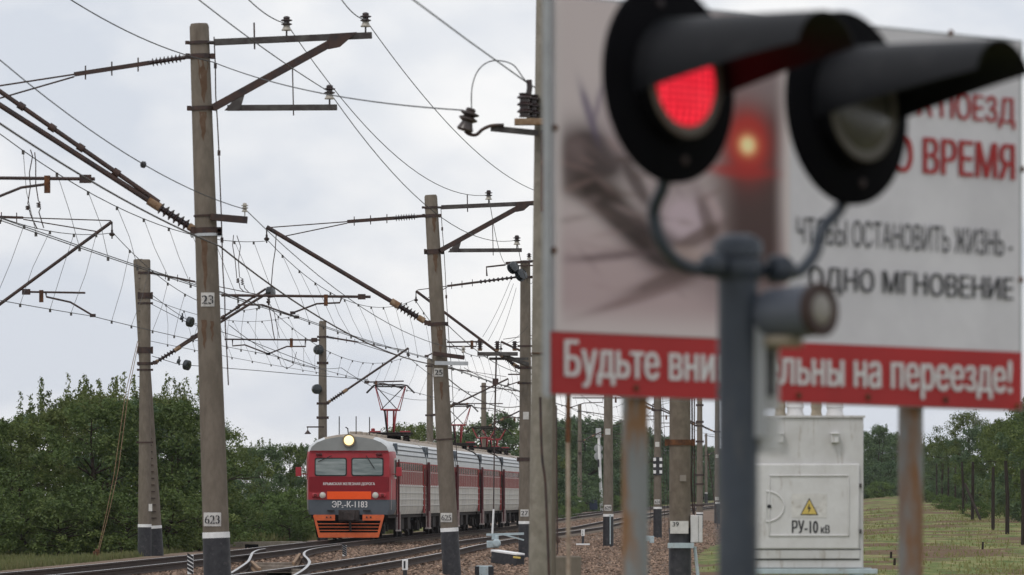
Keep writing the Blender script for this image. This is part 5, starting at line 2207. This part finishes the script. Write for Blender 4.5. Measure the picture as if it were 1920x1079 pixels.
bxp(1405, 783, 1619, 1066, 0, 1.0, b_ := MB())
b_.build('housing', M['boxgrey'], rx, bevel=.012)
bxp(1399, 779.5, 1622, 783.5, -.02, 1.04, b_ := MB())
b_.build('roof_plate', M['boxgrey'], rx)
bxp(1410, 870, 1611, 1030, -.035, .034, b_ := MB())
door = b_.build('door', M['boxlight'], rx, bevel=.014)
b_ = MB()
for q in ((1441, 891, 1592, 893.5), (1441, 1003, 1592, 1006), (1441, 891, 1443.5, 1006), (1589.5, 891, 1592, 1006)):
    bxp(*q, -.047, .013, b_)
b_.build('pressed_frame', M['boxlight'], door, bevel=.005)
b_ = MB()
bxp(1407, 1031.5, 1612, 1048, -.02, .02, b_)
b_.build('lower_panel', M['boxgrey'], rx, bevel=.006)
b_ = MB()
bxp(1407, 1048.3, 1612, 1050.5, -.004, .006, b_)
bxp(1405, 1029.8, 1614, 1031.6, -.006, .008, b_)
b_.build('seam', M['ink'], rx)
# half-round recessed handle
b_ = MB()
hc = P(1436, 950, BY)
pts = []
for q in range(15):
    a = R(-90 + 180 * q / 14)
    pts.append(hc + Vector((.19 * math.cos(a), -.036, .16 * math.sin(a))))
for q in range(14):
    b_.tube([pts[q], pts[q + 1]], .012, 6)
b_.tube([pts[0], pts[-1]], .01, 6)
hdl = b_.build('handle_recess', M['boxlight'], door)
b_ = MB()
b_.lathe(hc + Vector((.035, -.036, 0)), (0, -1, 0), [(0, .022), (.012, .02)], 12)
b_.build('lock', M['ink'], hdl)
b_ = MB()
bxp(1484, 926, 1550, 971, -.039, .004, b_)
lbl = b_.build('warning_label', M['plate'], door)
b_ = MB()
tri = [P(1500, 966, BY), P(1534, 966, BY), P(1517, 934, BY)]
b_.plate([p + Vector((0, -.043, 0)) for p in tri], (0, -1, 0), .003)
tr_ = b_.build('triangle', M['ink'], lbl, smooth=False)
b_ = MB()
cg = sum(tri, Vector()) / 3
b_.plate([cg + (p - cg) * .84 + Vector((0, -.046, 0)) for p in tri], (0, -1, 0), .002)
b_.build('triangle_face', M['yellow'], lbl, smooth=False)
b_ = MB()
bolt = [(1517, 944), (1513.5, 955), (1516.5, 954.5), (1514.8, 963), (1520.5, 951.5), (1517.5, 952)]
b_.plate([P(x, y, BY) + Vector((0, -.049, 0)) for x, y in bolt], (0, -1, 0), .001)
b_.build('lightning_symbol', M['ink'], lbl, smooth=False)
text('РУ-10', 'lettering', M['ink'], door, P(1485, 1000, BY) + Vector((0, -.036, 0)), (1, 0, 0), (0, 0, 1), 48 / sc_, 24 / sc_, .02)
text('кВ', 'lettering', M['ink'], door, P(1539, 1000, BY) + Vector((0, -.036, 0)), (1, 0, 0), (0, 0, 1), 16 / sc_, 15 / sc_, .02)
for px in (1462, 1565):
    b_ = MB()
    bxp(px - 7, 812, px + 7, 831, -.08, .08, b_)
    bxp(px - 8, 812, px + 8, 815, -.1, .1, b_)
    b_.build('lifting_lug', M['boxlight'], rx, bevel=.008)
for px, rr_, mt in ((1466, .06, 'tan'), (1494, .095, 'boxlight'), (1534, .06, 'tan'), (1569, .095, 'boxlight')):
    b_ = MB()
    p = P(px, 781, BY) + Vector((0, .35, 0))
    b_.lathe(p, (0, 0, 1), [(0, rr_ * 1.05), (.03, rr_), (.05, rr_ * .9), (.09, rr_ * .9), (.1, rr_), (.16, rr_ * .9), (.2, rr_ * .6), (.3, rr_ * .5)], 18)
    b_.build('bushing', M[mt], rx)
for py in (911, 997):
    b_ = MB()
    b_.tube([P(1613, py - 4, BY) + Vector((0, -.02, 0)), P(1613, py + 4, BY) + Vector((0, -.02, 0))], .014, 8)
    b_.build('hinge', M['greysteel'], rx)
b_ = MB()
bxp(1395, 1067, 1645, 1077, -.06, .12, b_)
b_.build('base_beam', M['bluegrey'], rx, bevel=.008)
b_ = MB()
bxp(1395, 1067, 1645, 1077, .95, .12, b_)
b_.build('base_beam', M['bluegrey'], rx, bevel=.008)
for px in (1410, 1610):
    for dy in (0, .95):
        a = P(px, 1077, BY)
        b_ = MB()
        b_.box((a.x, BY + dy, (a.z - .6) / 2), (.1, .1, a.z + .6))
        b_.build('leg', M['bluegrey'], rx)

# ------------------------------------------------------------------ wooden posts at the right, stubs in the field


def field_Y(py): return 32750.0 / (py - 873)


wp = [(1757, 944, 870), (1767, 946, 868), (1778, 950, 874), (1791, 953, 872), (1806, 964, 866), (1823, 976, 866), (1862, 994, 876), (1888.5, 1002, 864), (1918, 1022, 880)]
for k, (px, py, pt) in enumerate(wp):
    Y = field_Y(py)
    a = P(px, py, Y)
    a.z = gz(a.x, Y)
    h = (py - pt) / F * Y
    mb = MB()
    rad = [.10, .13, .11, .10, .12, .13, .12, .13, .12][k]
    mb.tube([a - Vector((0, 0, .4)), a + Vector((random.uniform(-.05, .05), 0, h * .5)), a + Vector((random.uniform(-.08, .08), 0, h))], [rad * .75, rad * .7, rad * .6], 10)
    if k == 5:
        q = P(1841, 982, Y - 3)
        q.z = gz(q.x, Y - 3) - .1
        mb.tube([q, a + Vector((-.4, 0, h * .62))], rad * .6, 8)
    o = mb.build('wooden_post', M['wood'], None)
    lab = '%s dark wooden post in the row along the trees, counted from its far end' % ORD[k]
    if k == 5: lab = 'dark wooden post propped by a slanting strut in the row along the trees'
    tag(o, lab, 'wooden post', 'row of dark wooden posts along the trees')
for px, py, hpx, lab in ((1670, 1045, 12, 'short dark stub in the field, nearer the cabinet and farther back'), (1676.5, 1060, 13, 'short dark stub in the field beside the rusty billboard post, lower one'),
                         (1842, 1030, 14, 'lone short dark stub in the open grass at the right')):
    Y = field_Y(py)
    a = P(px, py, Y)
    a.z = gz(a.x, Y)
    mb = MB()
    mb.tube([a - Vector((0, 0, .2)), a + Vector((.02, 0, hpx / F * Y))], [.045, .038], 8)
    tag(mb.build('wooden_stub', M['wood'], None), lab, 'stub post', 'short stubs in the field')

# ------------------------------------------------------------------ trees


def leaf_cloud(tips, per, spread, lsize, squash=.75):
    nT = len(tips)
    T = np.array(tips)
    idx = np.repeat(np.arange(nT), per)
    n = len(idx)
    d = rng.normal(size=(n, 3))
    d /= np.linalg.norm(d, axis=1)[:, None]
    rad = rng.random(n) ** .55
    sp = np.array(spread)[idx] if hasattr(spread, '__len__') else np.full(n, spread)
    c = T[idx] + d * (rad * sp)[:, None] * np.array([1, 1, squash])
    # each leaf: a small bent rhombus facing mostly outwards/upwards
    nrm = d * .7 + rng.normal(size=(n, 3)) * .6 + np.array([0, 0, .5])
    nrm /= np.linalg.norm(nrm, axis=1)[:, None]
    a = np.cross(nrm, rng.normal(size=(n, 3)))
    a /= np.linalg.norm(a, axis=1)[:, None]
    b_ = np.cross(nrm, a)
    s = lsize * rng.uniform(.6, 1.35, n)
    l, w_ = s[:, None], (s * rng.uniform(.38, .6, n))[:, None]
    v0 = c - a * l * .5
    v1 = c + b_ * w_ * .5 - nrm * l * .06
    v2 = c + a * l * .5 - nrm * l * .12
    v3 = c - b_ * w_ * .5 - nrm * l * .06
    V = np.stack([v0, v1, v2, v3], 1).reshape(-1, 3)
    Fc = np.arange(n * 4).reshape(-1, 4)
    return V, Fc


def make_tree(h, wdt, seed, low=.12, spiky=0.0, ntip=110, per=70, lsize=.21, mt='leaf', clump=.62, name='tree', label='', cat='tree', top_flat=0.0):
    rnd = random.Random(seed)
    t = thing(name, label, cat, (0, 0, 0), world=False)
    mb = MB()
    tips = []
    spreads = []
    nst = rnd.choice([1, 2, 2, 3])
    ph = [rnd.uniform(0, 6.28) for _ in range(6)]
    for sidx in range(nst):
        bx, by = rnd.uniform(-.3, .3) * (nst > 1), rnd.uniform(-.3, .3) * (nst > 1)
        p = [Vector((bx, by, -.3))]
        lx, ly = rnd.uniform(-.12, .12), rnd.uniform(-.12, .12)
        for k in range(1, 6):
            z = h * .88 * k / 5
            p.append(Vector((bx + lx * z + rnd.uniform(-.12, .12), by + ly * z + rnd.uniform(-.12, .12), z)))
        rb = .028 * h / math.sqrt(nst)
        mb.tube(p, [rb, rb * .85, rb * .65, rb * .45, rb * .28, rb * .1], 7)
        for q in range(int(15 / nst) + 4):
            f = rnd.uniform(.2, .97)
            i = min(int(f * 5), 4)
            o_ = p[i] + (p[i + 1] - p[i]) * (f * 5 - i)
            a = rnd.uniform(0, 2 * PI)
            env = wdt * .5 * (math.sin(PI * min(1, (f * .92 + .12))) ** .6) * (1 + .25 * math.sin(a * 2 + ph[0]) + .15 * math.sin(a * 3 + ph[1]))
            ln = env * rnd.uniform(.6, 1.05)
            e = o_ + Vector((math.cos(a) * ln, math.sin(a) * ln, ln * rnd.uniform(.05, .55) * (1 - .3 * f)))
            m_ = (o_ + e) / 2 + Vector((0, 0, rnd.uniform(.0, .12) * ln))
            rl = rb * (1 - f) * .5 + .012
            mb.tube([o_, m_, e], [rl, rl * .6, .008], 5)
    mb.build('trunk', M['bark'], t)
    k = 0
    while len(tips) < ntip and k < 5000:
        k += 1
        z = rnd.uniform(low, 1.0)
        a = rnd.uniform(0, 2 * PI)
        zz = (z - low) / (1 - low)
        env = (math.sin(PI * (.13 + .84 * zz)) ** .62) * (1 + .22 * math.sin(a * 2 + ph[2] + zz * 3) + .16 * math.sin(a * 3 + ph[3]) + .2 * math.sin(zz * 9 + ph[4] + a))
        r_ = wdt * .5 * env * math.sqrt(rnd.uniform(.18, 1.0))
        tips.append((math.cos(a) * r_, math.sin(a) * r_, z * h * (1 - top_flat * .1)))
        spreads.append(clump * rnd.uniform(.6, 1.25))
    nmain = len(tips)
    for q in range(int(spiky * 20)):   # shoots that stand out of the crown
        a = rnd.uniform(0, 2 * PI)
        r_ = wdt * .38 * math.sqrt(rnd.random())
        z = h * rnd.uniform(.9, 1.0)
        hh = rnd.uniform(.4, 1.5) * spiky
        for s_ in range(7):
            tips.append((math.cos(a) * r_ + rnd.uniform(-.12, .12), math.sin(a) * r_, z - .25 + hh * s_ / 6))
            spreads.append(max(.12, .30 - .026 * s_ + rnd.uniform(-.04, .04)))
    V, Fc = leaf_cloud(tips[:nmain], per, spreads[:nmain], lsize)
    if len(tips) > nmain:
        V2, F2 = leaf_cloud(tips[nmain:], 14, spreads[nmain:], lsize, 1.3)
        Fc = np.concatenate([Fc, F2 + len(V)])
        V = np.concatenate([V, V2])
    me = bpy.data.meshes.new('crown')
    me.from_pydata(V, [], Fc.tolist())
    me.materials.append(M[mt])
    o = bpy.data.objects.new('crown', me)
    col.objects.link(o)
    o.parent = t
    return t


protos = [make_tree(7.0, 5.6, 1, .02, .55, 150, 120, .165, 'leaf'),
          make_tree(7.0, 6.4, 2, .02, .2, 160, 120, .165, 'leaf'),
          make_tree(7.0, 5.0, 3, .03, 1.0, 120, 110, .155, 'leaf_olive'),
          make_tree(7.0, 6.0, 4, .01, .3, 150, 120, .18, 'leaf_blue'),
          make_tree(7.0, 5.2, 5, .02, .5, 130, 120, .18, 'leaf_blue'),
          make_tree(7.0, 7.2, 6, .3, .2, 100, 110, .17, 'leaf_olive', .7)]
bush = make_tree(2.0, 3.0, 7, .02, .0, 55, 100, .12, 'leaf_bush', .42, name='bush', cat='bush')
shrub = make_tree(2.6, 3.4, 9, .0, .3, 60, 100, .14, 'leaf_blue', .45, name='shrub', cat='shrub')
dshrub = make_tree(2.6, 3.4, 10, .0, .3, 60, 100, .14, 'leaf', .45, name='shrub', cat='shrub')
used = set()


def put(k, px, Y, h, wf, label, group, dz=0.0, proto=None, cat='tree', rz=None):
    p0 = proto or protos[k]
    if p0.name in used:
        o = copy_tree(p0)
    else:
        o = p0
        used.add(p0.name)
    X = (px - CX) / F * Y
    o.location = (X, Y, gz(X, Y) + dz)
    base = 7.0 if proto is None else (2.0 if proto is bush else 2.6)
    s = h / base
    o.scale = (s * wf, s * wf, s)
    o.rotation_euler = (0, 0, random.uniform(0, 6.28) if rz is None else rz)
    tag(o, label, cat, group)
    return o


def row(spec, lab, group, **kw):
    spec = sorted(spec, key=lambda q: q[1])
    for i, (k, px, Y, h, wf) in enumerate(spec):
        put(k, px, Y, h, wf, lab % ORD[i], group, **kw)


# left wood: a front row and a back row
row([(1, -60, 208, 4.9, 1.1), (0, 30, 211, 4.8, 1.0), (2, 105, 216, 5.3, 1.0), (1, 195, 209, 5.6, 1.05), (3, 262, 214, 5.6, 1.0), (0, 335, 211, 5.4, 1.0), (1, 392, 222, 5.0, .9)],
    '%s tree from the left in the front row of the left wood', 'front row of the left wood')
row([(0, -30, 246, 5.3, 1.0), (3, 70, 250, 5.7, 1.0), (2, 140, 244, 6.3, 1.0), (2, 190, 248, 6.5, .85), (0, 250, 252, 6.3, 1.0), (2, 312, 246, 6.4, .9), (4, 352, 255, 5.6, 1.0)],
    '%s tree from the left in the tall back row of the left wood', 'back row of the left wood')
row([(3, 408, 300, 4.6, .9), (1, 455, 318, 4.9, .9), (4, 500, 312, 4.8, .9), (0, 540, 326, 5.0, .8), (3, 580, 330, 5.0, .8), (2, 470, 345, 4.9, .9), (4, 620, 350, 5.4, .9)],
    '%s tree from the left between mast 623 and the train', 'trees between mast 623 and the train')
row([(4, 660, 420, 5.6, 1), (3, 705, 430, 5.4, 1), (5, 752, 400, 6.8, .9), (1, 800, 420, 7.2, 1), (3, 850, 430, 6.6, 1), (5, 900, 440, 7.4, 1), (4, 935, 420, 7.8, .9), (1, 972, 440, 7.0, 1), (3, 1012, 450, 7.6, 1)],
    '%s tree from the left rising behind the roofs of the train', 'trees behind the train')
row([(3, 1040, 560, 8.5, 1.1), (4, 1072, 580, 9.3, 1.0), (3, 1106, 570, 9.0, 1.1), (4, 1140, 590, 8.8, 1.1), (3, 1172, 620, 9.2, 1.1), (4, 1204, 690, 8.8, 1.0), (3, 1232, 760, 9.0, 1.0), (4, 1262, 800, 8.6, 1.0), (3, 1290, 850, 8.4, 1.1), (4, 1322, 900, 8.2, 1.1), (3, 1352, 950, 8.2, 1.1)],
    '%s tree from the left in the far blue green wood below the billboard', 'far wood below the billboard')
row([(3, 1560, 650, 6.8, 1.1), (3, 1612, 620, 7.0, 1.05), (4, 1644, 600, 7.3, .95), (3, 1682, 610, 6.2, 1.0), (4, 1722, 600, 5.0, 1.0)],
    '%s tree from the left at the far end of the grass field', 'trees at the far end of the field')
row([(0, 1748, 520, 5.0, .75), (3, 1772, 490, 5.2, .85), (4, 1795, 470, 5.2, .8), (5, 1812, 440, 7.0, .8), (3, 1840, 420, 5.8, .9), (1, 1868, 390, 5.8, .9), (0, 1895, 360, 5.9, .9), (1, 1925, 330, 6.0, .9), (3, 1955, 310, 6.8, .9), (0, 1990, 290, 6.8, 1)],
    '%s tree from the left in the row behind the wooden posts', 'trees behind the wooden posts')
# bushes
row([(0, 455, 250, 1.7, 1), (0, 500, 262, 2.1, 1), (0, 535, 250, 1.6, 1.1), (0, 560, 268, 2.3, .9), (0, 585, 275, 2.0, 1), (0, 345, 214, 1.3, 1.1), (0, 378, 220, 1.5, 1.1)],
    '%s light green bush from the left in front of the trees', 'light green bushes left of the train', proto=bush, cat='bush')
row([(0, 1648, 560, 1.5, 1.4), (0, 1735, 470, 1.0, 1.0), (0, 1765, 400, 1.0, 1.0), (0, 1781, 390, .9, 1), (0, 1798, 380, .8, 1.1), (0, 1835, 330, .9, 1.2)],
    '%s low bush from the left along the edge of the field', 'low bushes along the field', proto=bush, cat='bush')
row([(0, 1052, 470, 1.3, 1.2), (0, 1075, 500, 1.5, 1.3), (0, 1150, 520, 1.5, 1.3), (0, 1065, 430, .9, 1.2)],
    '%s low bush from the left on the grass beyond the tracks', 'low bushes beyond the tracks', proto=bush, cat='bush')

row([(0, -20, 199, 2.0, 1.1), (0, 45, 201, 2.3, 1.1), (0, 110, 200, 1.9, 1.2), (0, 165, 202, 2.4, 1.0), (0, 232, 200, 2.1, 1.1), (0, 318, 203, 2.2, 1.1), (0, 372, 206, 1.9, 1.1)],
    '%s dark shrub from the left along the foot of the left wood', 'dark shrubs at the foot of the left wood', proto=dshrub, cat='shrub')
row([(0, 1035, 530, 3.2, 1.2), (0, 1065, 540, 3.0, 1.2), (0, 1098, 545, 3.4, 1.2), (0, 1135, 550, 3.0, 1.2), (0, 1168, 550, 3.3, 1.2), (0, 1200, 670, 3.4, 1.2), (0, 1235, 740, 3.4, 1.2), (0, 1270, 780, 3.4, 1.3), (0, 1305, 830, 3.2, 1.3), (0, 1340, 900, 3.2, 1.3)],
    '%s shrub from the left under the far wood below the billboard', 'shrubs under the far wood', proto=shrub, cat='shrub')
row([(0, 1615, 590, 3.0, 1.2), (0, 1640, 585, 3.2, 1.1), (0, 1668, 590, 3.4, 1.1), (0, 1697, 580, 3.0, 1.2), (0, 1722, 570, 3.0, 1.2), (0, 1745, 540, 2.8, 1.1), (0, 1765, 500, 2.6, 1.1), (0, 1790, 478, 2.6, 1.1), (0, 1815, 445, 2.5, 1.1), (0, 1845, 415, 2.4, 1.1), (0, 1880, 385, 2.4, 1.1), (0, 1915, 350, 2.4, 1.1)],
    '%s shrub from the left under the trees edging the field', 'shrubs under the trees edging the field', proto=shrub, cat='shrub')
row([(3, 1045, 680, 8.6, 1.2), (4, 1085, 690, 9.0, 1.2), (3, 1128, 690, 8.8, 1.2), (4, 1166, 700, 8.8, 1.2), (3, 1210, 800, 9.2, 1.2), (4, 1252, 900, 9.2, 1.3), (3, 1300, 980, 9.0, 1.3), (4, 1345, 1050, 9.0, 1.3), (3, 1625, 690, 7.2, 1.2), (4, 1665, 690, 7.4, 1.2), (3, 1710, 690, 5.6, 1.2), (4, 1750, 640, 5.4, 1.1), (3, 1790, 580, 5.4, 1.1)],
    '%s tree from the left in the farthest row on the horizon', 'farthest trees on the horizon')

# grass blades
gbv = [(-.5, 0, 0), (.5, 0, 0), (.15, .25, 1), (-.2, -.5, 0), (.3, .5, 0), (-.35, .1, .85)]
gbf = [(0, 1, 2), (3, 4, 5)]


def grass_patch(n, fX, fY, hmin, hmax, label, wd=.12, mt='grass'):
    yy = fY(n)
    xx = fX(n, yy)
    p = np.array([(x, y, gz(x, y) - .02) for x, y in zip(xx, yy)])
    s = rng.uniform(hmin, hmax, n)
    bv = [(x * wd / .25, y * wd / .25, z) for x, y, z in gbv]
    return scatter_mesh('grass', p, s, M[mt], bv, gbf, 1.0, label, 'grass')


grass_patch(12000, lambda n, y: np.array([XA(a) for a in y]) - 4.2 - rng.random(n) ** 1.3 * 13, lambda n: rng.uniform(140, 206, n), .08, .24, 'low pale grass along the foot of the left wood', .07)
grass_patch(6000, lambda n, y: np.array([XA(a) for a in y]) - 4.5 - rng.random(n) * 9, lambda n: rng.uniform(225, 330, n), .2, .5, 'green grass and weeds left of the train')
NC = 420
CY = 150 + 270 * rng.random(NC) ** 1.2
CXX = np.array([XB(a) for a in CY]) + 9.5 + rng.random(NC) * 32
grass_patch(NC * 50, lambda n, y: np.repeat(CXX, 50) + rng.normal(size=n) * .8, lambda n: np.repeat(CY, 50) + rng.normal(size=n) * 2.2, .04, .17, 'short green and yellow grass on the field at the right', .09, 'fieldgrass')
grass_patch(5000, lambda n, y: np.array([XA(a) for a in y]) - 4.5 - rng.random(n) * 14, lambda n: rng.uniform(400, 560, n), .3, .7, 'far strip of grass beyond the tracks')

# the air: a thin even haze round everything
if HAZE:
    hm = bpy.data.materials.new('air')
    hm.use_nodes = True
    ht = hm.node_tree
    ht.nodes.clear()
    ho = ht.nodes.new('ShaderNodeOutputMaterial')
    pv = ht.nodes.new('ShaderNodeVolumePrincipled')
    pv.inputs['Color'].default_value = (.86, .9, .95, 1)
    pv.inputs['Density'].default_value = HAZE
    ht.links.new(pv.outputs[0], ho.inputs['Volume'])
    hb = MB()
    hb.box((0, 1500, 9), (8000, 3600, 24))
    tag(hb.build('haze', hm, None, smooth=False), 'thin pale haze in the air over the whole railway', None, None, 'stuff')
